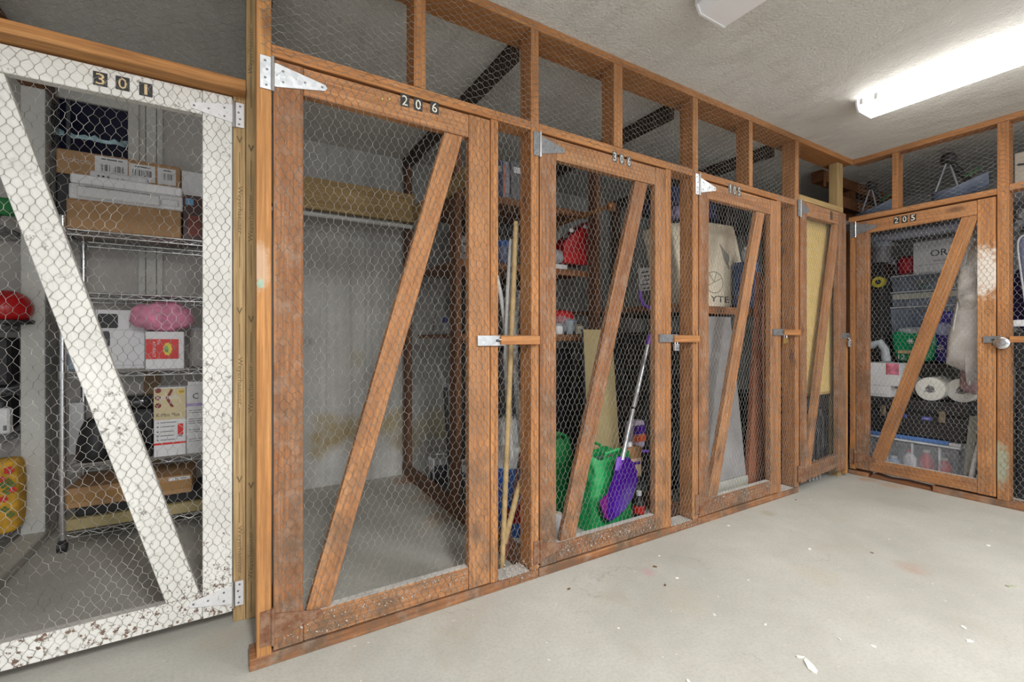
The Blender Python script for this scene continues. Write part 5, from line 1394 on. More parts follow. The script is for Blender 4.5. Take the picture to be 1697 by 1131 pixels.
# ------------------------------------------------------------------ cage 105: sack, plastic sheet, mahogany boards
CANV = plain('cream_canvas', (0.74, 0.66, 0.51), .9, vary=.08, scale=30, bump=.4)
cy = .36
sz1, sz0 = PY(1190, 374, cy).z, PY(1190, 512, cy).z
sx0, sx1 = PY(1112, 440, cy).x, PY(1231, 440, cy).x
shf = thing('wall_shelf', 'dark board shelf under the canvas sack', 'shelf', ((sx0 + sx1) / 2, cy + .25, sz0 - .03))
wbox('shelf_board', 2.236, 3.28, .20, 1.2, sz0 - .034, sz0 - .004, W_DARK, shf); wbox('front_batten', 2.236, 3.28, .18, .199, sz0 - .055, sz0 - .005, W_DARK, shf)
sk = thing('canvas_sack', 'large cream canvas sack with stamped letters on the dark shelf', 'sack', ((sx0 + sx1) / 2, cy + .16, sz0))
cx, cz, hw, hz = (sx0 + sx1) / 2, (sz0 + sz1) / 2, (sx1 - sx0) / 2, (sz1 - sz0) / 2
sp_ = [PY(x, y, cy) for x, y in ((1112, 371), (1160, 367), (1217, 376), (1229, 430), (1236, 478), (1224, 511), (1180, 513), (1134, 506), (1124, 440))]
lowz = min(p.z for p in sp_)
MB().prism([(p.x, p.z - lowz + sz0) for p in sp_], lambda a, z, d: Vector((a, cy + d, z)), 0, .26).part('body', CANV, sk, bevel=.022, seg=3, smooth=True)
def on_sack(px0, px1, py0, py1, off=.004):
    a, b = PY(px0, 440, cy).x, PY(px1, 440, cy).x
    return a, b, PY(1190, py1, cy).z, PY(1190, py0, cy).z
PRT = plain('faded_grey_print', (0.30, 0.28, 0.24), .9, bump=0)
a, b, z0, z1 = on_sack(1173, 1199, 452, 486)
ce = Vector(((a + b) / 2 - .02, cy - .001, (z0 + z1) / 2))
m = MB().tube([ce + XA * math.cos(t) * .10 + ZA * math.sin(t) * .075 for t in [2 * PI * k / 28 for k in range(28)]], .003, 5, closed=True)
for t in (.5, 1.3, 2.2, 3.6): m.tube([ce, ce + XA * math.cos(t) * .09 + ZA * math.sin(t) * .07], .003, 5)
m.part('round_emblem', PRT, sk, kind='stuff')
m = MB(); a, b, z0, z1 = on_sack(1177, 1208, 491, 501); write(m, 'YTE', ((a + b) / 2, cy - .0012, (z0 + z1) / 2), XA, ZA, (b - a), (z1 - z0)); m.part('stamped_letters', INK, sk)
m = MB(); a, b, z0, z1 = on_sack(1192, 1208, 403, 445)
m.prism([(a, z1), (a + .04, z1 - .03), (b, z0 + .10), (b, z0), (a + .05, z0 + .07), (a + .02, z0 + .14)], lambda u, v, d: Vector((u, cy - .0003 - d, v)), 0, .001); m.part('leaf_print', plain('grey_leaf_print', (0.27, 0.25, 0.22), .9, bump=0), sk)
NAVY = plain('navy_cloth', (0.016, 0.02, 0.07), .85, bump=.6, vary=.6, scale=14)
nv_ = thing('navy_bedding', 'dark navy bedding piled above the canvas sack', 'bedding', (cx, cy + .25, sz1))
for k in range(3): MB().blob((cx + .06 * (k - 1), cy + .2 + .02 * k, sz1 + .10 + .075 * k), (hw * .9 - .05 * k, .12, .045), .5, .5, .014, 9, seed=k).part('fold', NAVY, nv_, smooth=True)
# small bottles on the shelf
for i, (px, y0, y1, mt, lab) in enumerate(((1236, 410, 432, plain('white_blue_label', (0.30, 0.36, 0.48), .4, vary=.6, scale=60), 'pale striped bottle standing on the box right of the canvas sack'),)):
    x = PY(px, 430, cy - .10).x
    bxk = (x - .045, x + .075, cy - .15, cy - .03, sz0, PY(px, 436, cy - .10).z)
    cbk = carton('dark blue box right of the canvas sack', bxk, plain('dark_blue_card', (0.03, 0.06, 0.16), .6, vary=.5), tape=False)
    T = thing('bottle', lab, 'bottle', (x, cy - .10, bxk[5] + .004))
    MB().lathe((x + .01, cy - .10, bxk[5] + .004), [(.03, 0), (.034, .004), (.034, .075), (.02, .09)], 16).part('body', mt, T, smooth=True); MB().lathe((x + .01, cy - .10, bxk[5] + .0945), [(.018, 0), (.018, .018)], 12).part('cap', WHITE, T)
    MB().box(bxk[0] + .015, bxk[1] - .04, bxk[2] - .001, bxk[2] - .0002, bxk[5] - .05, bxk[5] - .01).part('blue_label', plain('sky_blue_label', (0.15, 0.33, 0.55), .5), cbk)
# grey plastic sheet
ps = [PY(1140, 526, .16), PY(1215, 526, .16), PY(1240, 806, .10), PY(1140, 880, .10)]
sh_ = thing('plastic_sheet', 'cloudy grey plastic sheet leaning behind the brace of gate 105', 'sheet', ((ps[2].x + ps[3].x) / 2, .12, 0))
f = lambda p, dy: Vector((p.x, p.y + dy, max(p.z, .002)))
x0, x1t, x1b, zt = 2.45, ps[1].x, ps[2].x, ps[1].z
MB().hexa([(x0, .10, .003), (x1b, .10, .003), (x1b, .106, .003), (x0, .106, .003)], [(x0, .18, zt), (x1t, .18, zt), (x1t, .186, zt), (x0, .186, zt)]).part('panel', plain('cloudy_grey_acrylic', (0.26, 0.255, 0.26), .28, vary=.25, scale=4, coat=.3), sh_)
MB().hexa([(x0, .097, .003), (x1b + .002, .097, .003), (x1b + .002, .0995, .003), (x0, .0995, .003)], [(x0, .099, .16), (x1b - .006, .099, .16), (x1b - .006, .1015, .16), (x0, .1015, .16)]).part('pale_lower_film', plain('pale_film', (0.42, 0.42, 0.37), .5), sh_)
# mahogany panels leaning
for i, (pa, pb, lab) in enumerate((((1256, 1268), (1238, 1256), 'front reddish mahogany board leaning behind gate 105'), ((1263, 1282), (1252, 1276), 'rear reddish mahogany board leaning behind gate 105'))):
    Y = .100 + .045 * i
    t0, t1 = PY(pa[0], 560, Y + .03).x, PY(pa[1], 560, Y + .03).x; b0, b1 = PY(pb[0], 800, Y).x, PY(pb[1] + (12 if i == 0 else 2), 800, Y).x
    zt = PY(1262, 452 + i * 8, Y + .03).z
    T = thing('mahogany_board', lab, 'board', ((b0 + b1) / 2, Y, 0), 'mahogany boards')
    MB().hexa([(b0, Y, .002), (b1, Y, .002), (b1, Y + .022, .002), (b0, Y + .022, .002)], [(t0 + .02, Y + .03, zt), (min(t1 + .06, b1), Y + .03, zt), (min(t1 + .06, b1), Y + .052, zt), (t0 + .02, Y + .052, zt)]).part('panel', W_RED, T, bevel=.002)
    MB().hexa([(b0 - .006, Y - .004, .002), (b0 - .0005, Y - .004, .002), (b0 - .0005, Y + .024, .002), (b0 - .006, Y + .024, .002)], [(t0 + .014, Y + .026, zt), (t0 + .0195, Y + .026, zt), (t0 + .0195, Y + .054, zt), (t0 + .014, Y + .054, zt)]).part('edge_bead', W_RED, T)
dark_case('added tall black case darkening the space under the canvas sack shelf', 2.35, 3.25, .45, 1.1, .001, 1.10)  # added dark bulk that blackens the depth of this cage
# purple things above the sack seen in the narrow strip
x = PY(1119, 360, cy + .05).x
pu = thing('lilac_pouch', 'lilac and purple pouch on top of the sack seen in the narrow strip', 'pouch', (x, cy + .08, sz1 + .002))
MB().blob((x, cy + .04, sz1 + .04), (.055, .05, .038), .5, .5, .006, 20).part('body', plain('lilac_print_cloth', (0.34, 0.30, 0.50), .7, vary=.5, scale=50), pu, smooth=True)
MB().blob((x + .02, cy + .05, sz1 + .105), (.06, .05, .026), .6, .6, .008, 20).part('dark_flap', plain('purple_dark_cloth', (0.06, 0.05, 0.14), .8), pu, smooth=True)

# ------------------------------------------------------------------ narrow end cage: yellow panel, black box
def perf():
    m, t, b = nt('yellow_perforated_board'); g = NB(t)
    v = g.coords((1, 1, 1), 'World', False)
    br = g.n('ShaderNodeTexBrick'); br.inputs['Scale'].default_value = 18; br.inputs['Mortar Size'].default_value = .012
    br.inputs['Color1'].default_value = (.58, .42, .16, 1); br.inputs['Color2'].default_value = (.62, .46, .19, 1); br.inputs['Mortar'].default_value = (.40, .27, .09, 1)
    mp = g.n('ShaderNodeMapping'); mp.inputs['Rotation'].default_value = (PI / 2, 0, 0); g.l(v, mp.inputs[0]); g.l(mp.outputs[0], br.inputs['Vector'])
    g.l(br.outputs['Color'], b.inputs['Base Color']); b.inputs['Roughness'].default_value = .6
    return m
yx0, yx1 = PY(1330, 500, .07).x, 3.955
zt, zb = PY(1360, 340, .07).z, PY(1360, 650, .07).z
yp = thing('yellow_board', 'pale yellow woven panel behind the wire of the narrow end gate', 'panel', ((yx0 + yx1) / 2, .07, zb))
MB().box(yx0, yx1, .065, .073, zb, zt).part('sheet', perf(), yp)
MB().box(yx0, yx1, .061, .0775, zb - .018, zb - .0005).part('bottom_bead', W_TAN, yp)
bb_ = dark_case('black ribbed case under the yellow panel of the end cage', 3.36, 3.955, .105, .60, .001, zb - .02, 'ribbed_case', cat='case')
m = MB()
for k in range(9):
    x = 3.42 + .07 * k; m = MB(); m.box(x, x + .018, .095, .1035, .02, zb - .2); m.part('rib', DKGREY, bb_)
for i, dx in enumerate((0, .05)):
    x = PY(1346, 748, .055).x + dx
    MBt = MB().tube([(x - .05, .05, .02), (x - .04, .045, .10), (x, .043, .17 - .03 * i), (x + .03, .045, .10), (x + .05, .05, .02)], .007, 8)
    if i == 0:
        cb_ = thing('grey_cable', 'loop of grey cable at the foot of the black ribbed case', 'cable', (x, .05, .002)); 
    MBt.part('loop', GREY, cb_, smooth=True)
# behind the clerestory of the end bay: dark stud, box with shiny hooks
wbx = thing('timber_rack', 'dark timber frame seen through the open bay above the narrow end gate', 'frame', (3.75, 1.1, 0))
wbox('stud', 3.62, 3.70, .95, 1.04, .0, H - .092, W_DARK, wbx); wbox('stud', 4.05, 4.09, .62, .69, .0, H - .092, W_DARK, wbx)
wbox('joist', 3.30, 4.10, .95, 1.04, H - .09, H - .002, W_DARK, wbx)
dark_case('dark chest hung with shiny hooks high in the end cage', 3.72, 4.05, .80, .94, 2.02, 2.28, 'hook_chest', cat='chest')
for i, px in enumerate((1368, 1373)):
    q = PY(px, 322, .79)
    T = thing('metal_hook', ('left', 'right')[i] + ' one of two shiny curved metal hooks above the narrow end gate', 'hook', q, 'hooks on the dark chest')
    MB().tube([q + Vector((-.03, 0, .02)), q + Vector((-.01, -.01, .04)), q + Vector((.02, -.01, .035)), q + Vector((.03, 0, .0)), q + Vector((.015, 0, -.03))], .005, 6).part('rod', M_CHROME, T, smooth=True)
    MB().cyl(q + Vector((-.03, .012, .02)), q + Vector((-.03, .002, .02)), .012, n=10).part('mount', M_DKSTEEL, T)

q = PX(1069, 482, 2.15)
ht = thing('hanging_card', 'white printed card with a purple strap hanging on the divider behind gate 306', 'card', q)
zt, zb = PX(1066, 443, 2.15).z, PX(1070, 482, 2.15).z
MB().hexa([(2.150, q.y - .05, zb), (2.153, q.y - .05, zb), (2.153, q.y + .045, zb), (2.150, q.y + .045, zb)], [(2.150, q.y - .05, zt - .01), (2.153, q.y - .05, zt - .01), (2.153, q.y + .055, zt), (2.150, q.y + .055, zt)]).part('card', WHCARD, ht)
m = MB()
for k in range(5):
    z = zt - .03 - (zt - zb) * .17 * k; m.box(2.1485, 2.1498, q.y - .035, q.y + .03 - .012 * (k % 3), z - .006, z)
m.part('card_print', INK, ht)
z2 = PX(1072, 512, 2.15).z
MB().tube([(2.15, q.y + .04, zb - .002), (2.145, q.y + .035, zb - .04), (2.14, q.y + .0, zb - .09), (2.14, q.y - .05, z2)], .010, 8).part('strap', PURL, ht, smooth=True)
# ------------------------------------------------------------------ right cage behind gate 205
YA, YN = Vector((0, -1, 0)), Vector((-1, 0, 0))   # reading direction and face normal on that side
def uq(b, u, v, d=.0012): return Vector((b[0] - d, b[3] - (b[3] - b[2]) * u, b[4] + (b[5] - b[4]) * v))
def flq(mb, b, u0, u1, v0, v1, d=.0008):
    p, q = uq(b, u0, v0), uq(b, u1, v1)
    return mb.box(b[0] - d, b[0] - .0001, p.y, q.y, p.z, q.z)
# clear bin with a blue lid on the floor
b = qb(1405, 1588, 722, 800, 4.30, .42, z0=.001)
bn = thing('storage_bin', 'clear plastic bin with blue lid on the floor behind gate 205', 'bin', (4.5, (b[2] + b[3]) / 2, .001))
CLR = clear('clear_plastic', (0.62, 0.66, 0.72), .15, .28)
zl = b[5] - .045
m = MB(); 
m.hexa([(b[0] + .02, b[2] + .015, .001), (b[1], b[2] + .015, .001), (b[1], b[3], .001), (b[0] + .02, b[3], .001)], [(b[0], b[2], zl), (b[1], b[2], zl), (b[1], b[3], zl), (b[0], b[3], zl)])
m.part('tub', CLR, bn, bevel=.012)
MB().box(b[0] - .012, b[1], b[2] - .012, b[3], zl + .0005, zl + .016).part('clear_rim', clear('clear_rim_plastic', (0.72, 0.76, 0.80), .15, .75), bn, bevel=.004)
BLID = plain('blue_lid_plastic', (0.07, 0.17, 0.42), .35, vary=.06)
MB().box(b[0] - .006, b[1], b[2] + .05, b[3] - .005, zl + .0165, b[5]).part('lid', BLID, bn, bevel=.006)
MB().box(b[0] - .016, b[1], b[2] - .016, b[2] + .048, zl + .0165, b[5] - .004).part('lid_end', clear('clear_rim_plastic2', (0.72, 0.76, 0.80), .15, .85), bn, bevel=.005, label='clear end of the lid')
for k in range(4):
    y = b[2] + (b[3] - b[2]) * (.15 + .23 * k); MB().box(b[0] - .001, b[0] + .012, y - .006, y + .006, .05, zl - .004).part('rib', clear('clear_rib', (0.7, 0.74, 0.8), .15, .5), bn)
cl_ = [(RED, 'red'), (plain('navy_content', (0.03, 0.05, 0.16), .5), 'navy'), (plain('pale_blue_content', (0.36, 0.48, 0.66), .5), 'pale blue'), (plain('pink_content', (0.62, 0.12, 0.14), .5), 'pink'), (WHITE, 'white'), (plain('coral_content', (0.66, 0.10, 0.10), .5), 'coral')]
for k, (mt, nm) in enumerate(((cl_[1]), (cl_[0]), (cl_[2]), (cl_[4]), (cl_[3]), (cl_[5]))):
    y = b[3] - .08 - (b[3] - b[2] - .12) * k / 5.6; h = (.17, .21, .13, .20, .22, .18)[k]
    T = thing('packed_bottle', nm + ' bottle inside the clear bin with the blue lid', 'bottle', (b[0] + .09, y, .012))
    MB().lathe((b[0] + .09, y, .012), [(.034, 0), (.04, .01), (.04, h * .7), (.018, h * .86), (.018, h * .9)], 16).part('body', mt, T, smooth=True)
    MB().cyl((b[0] + .09, y, .012 + h * .9 + .0005), (b[0] + .09, y, .012 + h), .021, n=12).part('cap', WHITE if mt is not WHITE else RED, T)
binz = b[5]
# black tool chest on the bin
b = qb(1400, 1603, 662, 718, 4.31, .40, z0=binz + .0005)
tc = thing('tool_chest', 'black tool chest with steel latches on the clear bin', 'chest', (4.5, (b[2] + b[3]) / 2, b[4]))
zm = b[4] + (b[5] - b[4]) * .66
MB().box(b[0], b[1], b[2], b[3], b[4], zm).part('body', BLACK, tc, bevel=.012)
MB().box(b[0] - .008, b[1], b[2] - .006, b[3], zm + .0005, b[5]).part('lid', BLACK, tc, bevel=.014)
for px in (1464, 1562):
    y = PX(px, 680, b[0]).y; MB().box(b[0] - .018, b[0] - .0085, y - .018, y + .018, zm - .05, zm + .03).box(b[0] - .022, b[0] - .018, y - .012, y + .012, zm - .035, zm + .005).part('latch', plain('brassy_latch_metal', (0.34, 0.30, 0.22), .35, .8), tc, bevel=.002)
for u, w in ((1536, .055), (1500, .02)):
    y = PX(u, 688, b[0]).y; o = MB().box(b[0] - .003, b[0] - .0002, y - w / 2 * 1.0, y + w / 2, zm - .048, zm - .022).part('badge', plain('blue_badge', (0.06, 0.07, 0.30), .4, bump=0), tc, bevel=.001)
    if w > .03: m = MB(); write(m, 'KOBALT', (b[0] - .0036, y - .002, zm - .035), YA, ZA, .036, .008); m.part('badge_print', WHCARD, o)
chz = b[5]
# paper towel rolls lying end-on
def roll(label, px, py, X, r, L):
    c = PX(px, py, X); c.z = chz + r + .0008 if True else c.z
    T = thing('paper_towel_roll', label, 'paper towel', (X, c.y, chz), 'paper towel rolls on the tool chest')
    d = Vector((1, .0, 0))
    MB().cyl(c, c + d * L, r, n=32).part('wrap', PAPER, T, bevel=.008, smooth=True, seg=2)
    MB().lathe(c + YN * .0, [(r * .30, -.0015), (r * .30, .001)], 20, axis='X').part('core_hole', plain('core_grey', (0.15, 0.145, 0.15), .8), T, label='grey cardboard core')
    m = MB(); 
    for k in range(3):
        t = 1.0 + k * 2.1; p0 = c + YN * .004 + YA * (math.cos(t) * r * .12) + ZA * (math.sin(t) * r * .12); p1 = c + YN * .006 + YA * (math.cos(t + .7) * r * .42) + ZA * (math.sin(t + .7) * r * .40); m.tube([p0, (p0 + p1) / 2 + YN * .004, p1], .004, 6)
    m.part('twisted_wrap', clear('wrap_twist', (0.5, 0.5, 0.52), .2, .6), T)
    return T
PAPER = plain('quilted_paper', (0.68, 0.68, 0.64), .85, vary=.06, scale=30, bump=.6)
rr = (PX(1540, 623, 4.36).z - PX(1540, 672, 4.36).z) / 2 * 1.0
rr = .086
roll('paper towel roll in the middle of the tool chest', 1541, 650, 4.33, rr, .24)
roll('paper towel roll nearest the hanging garment bag', 1593, 650, 4.40, rr, .24)
roll('paper towel roll behind the brace of gate 205', 1489, 650, 4.42, rr, .24)
# white boxes on the left
b1 = qb(1432, 1475, 639, 664, 4.32, .2, z0=chz + .001)
lo = thing('white_box', 'lower white box with handwriting left of the paper towels', 'box', (4.4, (b1[2] + b1[3]) / 2, b1[4])); MB().box(*b1).part('body', WHCARD, lo, bevel=.002)
m = MB(); rg = random.Random(4)
for k in range(9):
    u = .12 + .085 * k; p = uq(b1, u, .16, .0012); m.tube([p, p + ZA * rg.uniform(.006, .012) + YA * .004, p + YA * .008], .0008, 4)
m.part('handwriting', INK, lo, kind='stuff')
b2 = qb(1432, 1490, 602, 637, 4.32, .2, z0=b1[5] + .0012)
hi = thing('white_box', 'upper white box with a smeared pink edge left of the paper towels', 'box', (4.4, (b2[2] + b2[3]) / 2, b2[4])); MB().box(*b2).part('body', WHCARD, hi, bevel=.002)
flq(MB(), b2, .66, .995, .5, .99).part('pink_smear', plain('pink_smear_print', (0.58, 0.16, 0.24), .6, vary=.6, scale=22, bump=0), hi)
flq(MB(), b2, .635, .662, .5, .99).part('red_edge', RED, hi)
# curved grey handle standing on the boxes
q0, q1, q2, q3 = PX(1447, 572, 4.40), PX(1458, 568, 4.40), PX(1466, 580, 4.40), PX(1469, 601, 4.40)
hd = thing('grey_arch', 'curved grey plastic arch standing on the upper white box', 'arch', q3)
MB().tube([q0 + Vector((0, .10, -.02)), q0, q1, q2, Vector((q3.x, q3.y, b2[5] + .012))], .030, 12).part('arm', plain('cool_grey_plastic', (0.40, 0.43, 0.47), .4), hd, smooth=True)
MB().box(4.36, 4.44, q3.y - .03, q3.y + .03, b2[5] + .0005, b2[5] + .0115).part('foot', GREY, hd)
# black shelf with the stack behind
zsf = PX(1530, 602, 4.62).z
bs = thing('storage_shelf', 'black shelf holding the clear drawers in the right cage', 'shelf', (4.9, -.35, 0))
ya, yb = PX(1440, 560, 4.62).y + .02, PX(1640, 560, 4.62).y
MB().box(4.60, 5.15, yb, ya, zsf - .03, zsf).part('shelf_board', BLACK, bs)
for y in (ya - .03, yb + .03):
    for x in (4.74, 5.12): MB().box(x - .018, x + .018, y - .018, y + .018, 0, zsf - .0305).part('leg', BLACK, bs)
# green and navy packs
def pack(label, px0, px1, py0, py1, X, mat, name='pouch_bag', dep=.07, tilt=0.0, e=(.35, .4)):
    b = qb(px0, px1, py0, py1, X, dep * 2, z0=zsf + .001)
    T = thing(name, label, 'bag', (X + dep, (b[2] + b[3]) / 2, b[4]))
    c = Vector((X + dep, (b[2] + b[3]) / 2, (b[4] + b[5]) / 2)); hz = (b[5] - b[4]) / 2
    def f(p):
        k = 1 + .16 * (p.z / hz)
        return Vector((p.x * (1 - .35 * max(0, p.z / hz)), p.y * k - tilt * p.z, p.z))
    MB().blob(c, (dep, (b[3] - b[2]) / 2 / 1.06, hz), e[0], e[1], .008, 11, 40, 20, seed=px0, fn=f).part('body', mat, T, smooth=True)
    return T, b, c, hz
GP = plain('green_pack_film', (0.008, 0.26, 0.105), .25, vary=.15, scale=8, bump=.5)
T, b, c, hz = pack('green plastic pack numbered 12 on the black shelf', 1474, 1553, 549, 604, 4.62, GP)
MB().blob(c + Vector((0, .02, hz * 1.02)), (.05, .10, .03), .7, .8, .012, 18).part('clear_top', clear('crinkled_clear', (0.7, 0.74, 0.8), .1, .5), T, smooth=True)
m = MB(); write(m, '12', uq(b, .28, .17, .012), YA, ZA, .045, .038); m.part('number_print', WHCARD, T)
MB().box(b[0] - .013, b[0] - .002, uq(b, .20, 0).y, uq(b, .52, 0).y, b[4] + hz * .56, b[4] + hz * .76).part('tan_band', CARD2, T)
m = MB(); 
for k in range(3):
    t = PI * k / 3; q = uq(b, .47, .68, .012); m.tube([q - YA * math.cos(t) * .022 - ZA * math.sin(t) * .022, q + YA * math.cos(t) * .022 + ZA * math.sin(t) * .022], .004, 5)
m.part('white_star', WHCARD, T)
NP = plain('navy_pack_film', (0.035, 0.025, 0.26), .25, vary=.25, scale=10, bump=.5)
T, b, c, hz = pack('navy plastic pack numbered 30 right of the green pack', 1546, 1578, 516, 602, 4.64, NP, e=(.3, .5))
m = MB(); write(m, '30', uq(b, .42, .30, .010), ZA, -YA, .042, .034); m.part('number_print', WHCARD, T)
MB().blob(c + Vector((-.055, 0, hz * .30)), (.02, .05, .05), .8, .8, .012, 22).part('clear_window', clear('bluish_film', (0.5, 0.55, 0.85), .1, .8), T, smooth=True)
# stacked clear drawers
CLD = clear('clear_drawer_plastic', (0.30, 0.36, 0.46), .2, .5)
zz = zsf + .001
lvl = [PX(1530, y, 4.78).z for y in (507, 481, 453)]
y0, y1 = PX(1598, 500, 4.78).y, PX(1474, 500, 4.78).y
lab = ('lowest clear drawer, bluish, in the stack in the right cage', 'middle clear drawer with a pale tray in the stack in the right cage', 'top clear drawer with green and yellow things in the stack in the right cage')
for k, z in enumerate(lvl):
    T = thing('clear_drawer', lab[k], 'drawer', (5.0, (y0 + y1) / 2, zz), 'stacked clear drawers')
    MB().hexa([(4.80, y0 + .015, zz), (5.12, y0 + .015, zz), (5.12, y1 - .015, zz), (4.80, y1 - .015, zz)], [(4.785, y0, z - .012), (5.12, y0, z - .012), (5.12, y1, z - .012), (4.785, y1, z - .012)]).part('tub', CLD, T, bevel=.006)
    MB().box(4.775, 5.125, y0 - .01, y1 + .01, z - .0118, z).part('rim', plain('pale_rim', (0.52, 0.55, 0.62), .35), T, bevel=.003)
    if k == 1: MB().box(4.786, 4.80, y0 + .02, y1 - .02, z - .065, z - .02).part('pale_tray', plain('pale_tray_plastic', (0.46, 0.46, 0.40), .5), T)
    if k == 2:
        for u, mt in ((.45, plain('green_toy', (0.02, 0.22, 0.06), .4)), (.78, plain('yellow_toy', (0.55, 0.42, 0.04), .4)), (.4, plain('yellow_toy', (0.55, 0.42, 0.04), .4))):
            y = y1 + (y0 - y1) * u; MB().blob((4.86, y, zz + .034 + (.045 if u == .4 else 0)), (.03, .05, .03 if u != .4 else .012), .6, .8, .006, 20, 14, 10).part('small_toy', mt, T, smooth=True)
    if k == 0: MB().box(4.84, 5.08, y0 + .04, y1 - .04, zz + .004, z - .06).part('folded_cloth', plain('slate_blue_cloth', (0.10, 0.15, 0.30), .8, vary=.3), T, bevel=.01)
    zz = z + .0006
# white ORC box and red thing on the stack
b = qb(1513, 1602, 397, 452, 4.80, .26, z0=zz + .0005)
ob = thing('white_box', 'large white box lettered ORC on the clear drawers', 'box', (4.9, (b[2] + b[3]) / 2, b[4])); MB().box(*b).part('body', WHCARD, ob, bevel=.003)
m = MB(); write(m, 'ORC', uq(b, .58, .60), YA, ZA, .155, .052); m.part('letters', INK, ob)
m = MB(); flq(m, b, .38, .72, .37, .385); flq(m, b, .40, .70, .33, .345); m.part('small_line_print', plain('grey_print', (0.18, 0.18, 0.2), .6, bump=0), ob)
flq(MB(), b, 0, 1, .25, .262).part('fold_line', GREY, ob)
obz = b[5]
p = PX(1496, 440, 4.82)
rt = thing('red_bag', 'crumpled red bag left of the white lettered box', 'bag', (4.9, p.y, zz + .001))
MB().blob((4.90, p.y - .005, zz + .085), (.07, .065, .084), .6, .7, .014, 15).part('body', plain('red_bag_fabric', (0.42, 0.012, 0.03), .5), rt, smooth=True)
MB().tube([(4.84, p.y + .03, zz + .14), (4.82, p.y + .02, zz + .19), (4.84, p.y - .03, zz + .15)], .006, 6).part('strap', BLACK, rt)
p = PX(1484, 440, 4.82)
mb_ = thing('plastic_bag', 'grey clear bag squeezed left of the crumpled red bag', 'bag', (4.9, p.y + .05, zz + .001))
MB().blob((4.93, p.y + .055, zz + .09), (.09, .05, .088), .7, .7, .012, 15).part('film', clear('smoky_film', (0.28, 0.28, 0.36), .15, .8), mb_, smooth=True); MB().blob((4.94, p.y + .055, zz + .07), (.05, .03, .06), .8, .8, .01, 15).part('contents', DKGREY, mb_, smooth=True)
# long pale tube across, resting on box
a_, b_ = PX(1452, 393, 4.72), PX(1640, 372, 4.72)
zt = (a_.z + b_.z) / 2
tb_ = thing('long_tube', 'long pale lavender tube lying across above the white lettered box', 'tube', (4.72, (a_.y + b_.y) / 2, zt))
MB().cyl((4.72, a_.y, zt), (4.72, -.92, zt), .036, n=20).part('tube', plain('lavender_tube_plastic', (0.44, 0.46, 0.56), .4), tb_, smooth=True)
MB().cyl((4.72, a_.y + .0005, zt), (4.72, a_.y + .018, zt), .038, n=20).part('end_cap', PBLUE, tb_, smooth=True)
for y in (a_.y - .06, -.86): MB().box(4.70, 4.74, y - .012, y + .012, zt + .0365, 1.987).part('hanger_strap', M_DKSTEEL, tb_)
b = qb(1540, 1640, 345, 372, 4.86, .25, z0=zt + .04)
ub = thing('loft_shelf', 'grey loft board above the long tube in the right cage', 'shelf', (5.0, -.45, 1.975))
MB().box(4.225, 5.55, -1.25, .20, 1.988, 2.006).part('board', plain('grey_board', (0.30, 0.30, 0.32), .7), ub); MB().box(4.205, 4.2245, -1.25, .20, 1.975, 2.006).part('edge', plain('grey_board_edge', (0.36, 0.36, 0.40), .6), ub)
# round tub left of stack on top of black boxes
pz = PX(1460, 432, 4.66)
dk_ = dark_case('tall stack-shaped black case left of the clear drawers', 4.62, 4.95, PX(1474, 500, 4.62).y + .05, PX(1440, 500, 4.62).y + .05, zsf + .001, pz.z - .02, 'storage_case', cat='case')
xt = 4.70; yt = PX(1460, 420, xt).y
rtb = thing('round_tub', 'round pale lidded tub on the tall black case in the right cage', 'tub', (xt, yt, pz.z - .0195))
z0 = pz.z - .0195; z1 = PX(1460, 402, xt).z
MB().lathe((xt, yt, z0), [(.062, 0), (.066, .008), (.070, (z1 - z0) * .75)], 28).part('body', plain('smoky_tub', (0.22, 0.22, 0.24), .35), rtb, smooth=True)
MB().lathe((xt, yt, z0 + (z1 - z0) * .75 + .0005), [(.074, 0), (.075, .028), (.066, (z1 - z0) * .25)], 28).part('lid', plain('pale_blue_lid', (0.36, 0.40, 0.46), .35), rtb, smooth=True)
yb_ = PX(1457, 470, 4.60).y
yl = thing('yellow_tape_roll', 'yellow-green item hooked on the side of the tall black case', 'tape', (4.6, yb_, 1.36))
zq = PX(1457, 468, 4.60).z
MB().cyl((4.578, yb_, zq), (4.614, yb_, zq), .045, n=20).part('roll', plain('yellow_green_tape', (0.40, 0.34, 0.02), .5), yl, smooth=True); MB().cyl((4.5765, yb_, zq), (4.5779, yb_, zq), .02, n=16).part('core', BLACK, yl)
# hanging garment bag
gp = [PX(px, py, 4.30) for px, py in ((1611, 400), (1588, 490), (1571, 560), (1568, 604), (1602, 618), (1604, 640), (1618, 628), (1640, 600), (1640, 390))]
gm = thing('garment_bag', 'cloudy white garment bag hanging behind the right stile of gate 205', 'bag', (4.35, gp[0].y, gp[4].z))
m = MB(); nn = len(gp); cc = sum(gp, Vector()) / nn
GAR = plain('cloudy_film_white', (0.62, 0.60, 0.58), .3, vary=.2, scale=9, bump=.9)
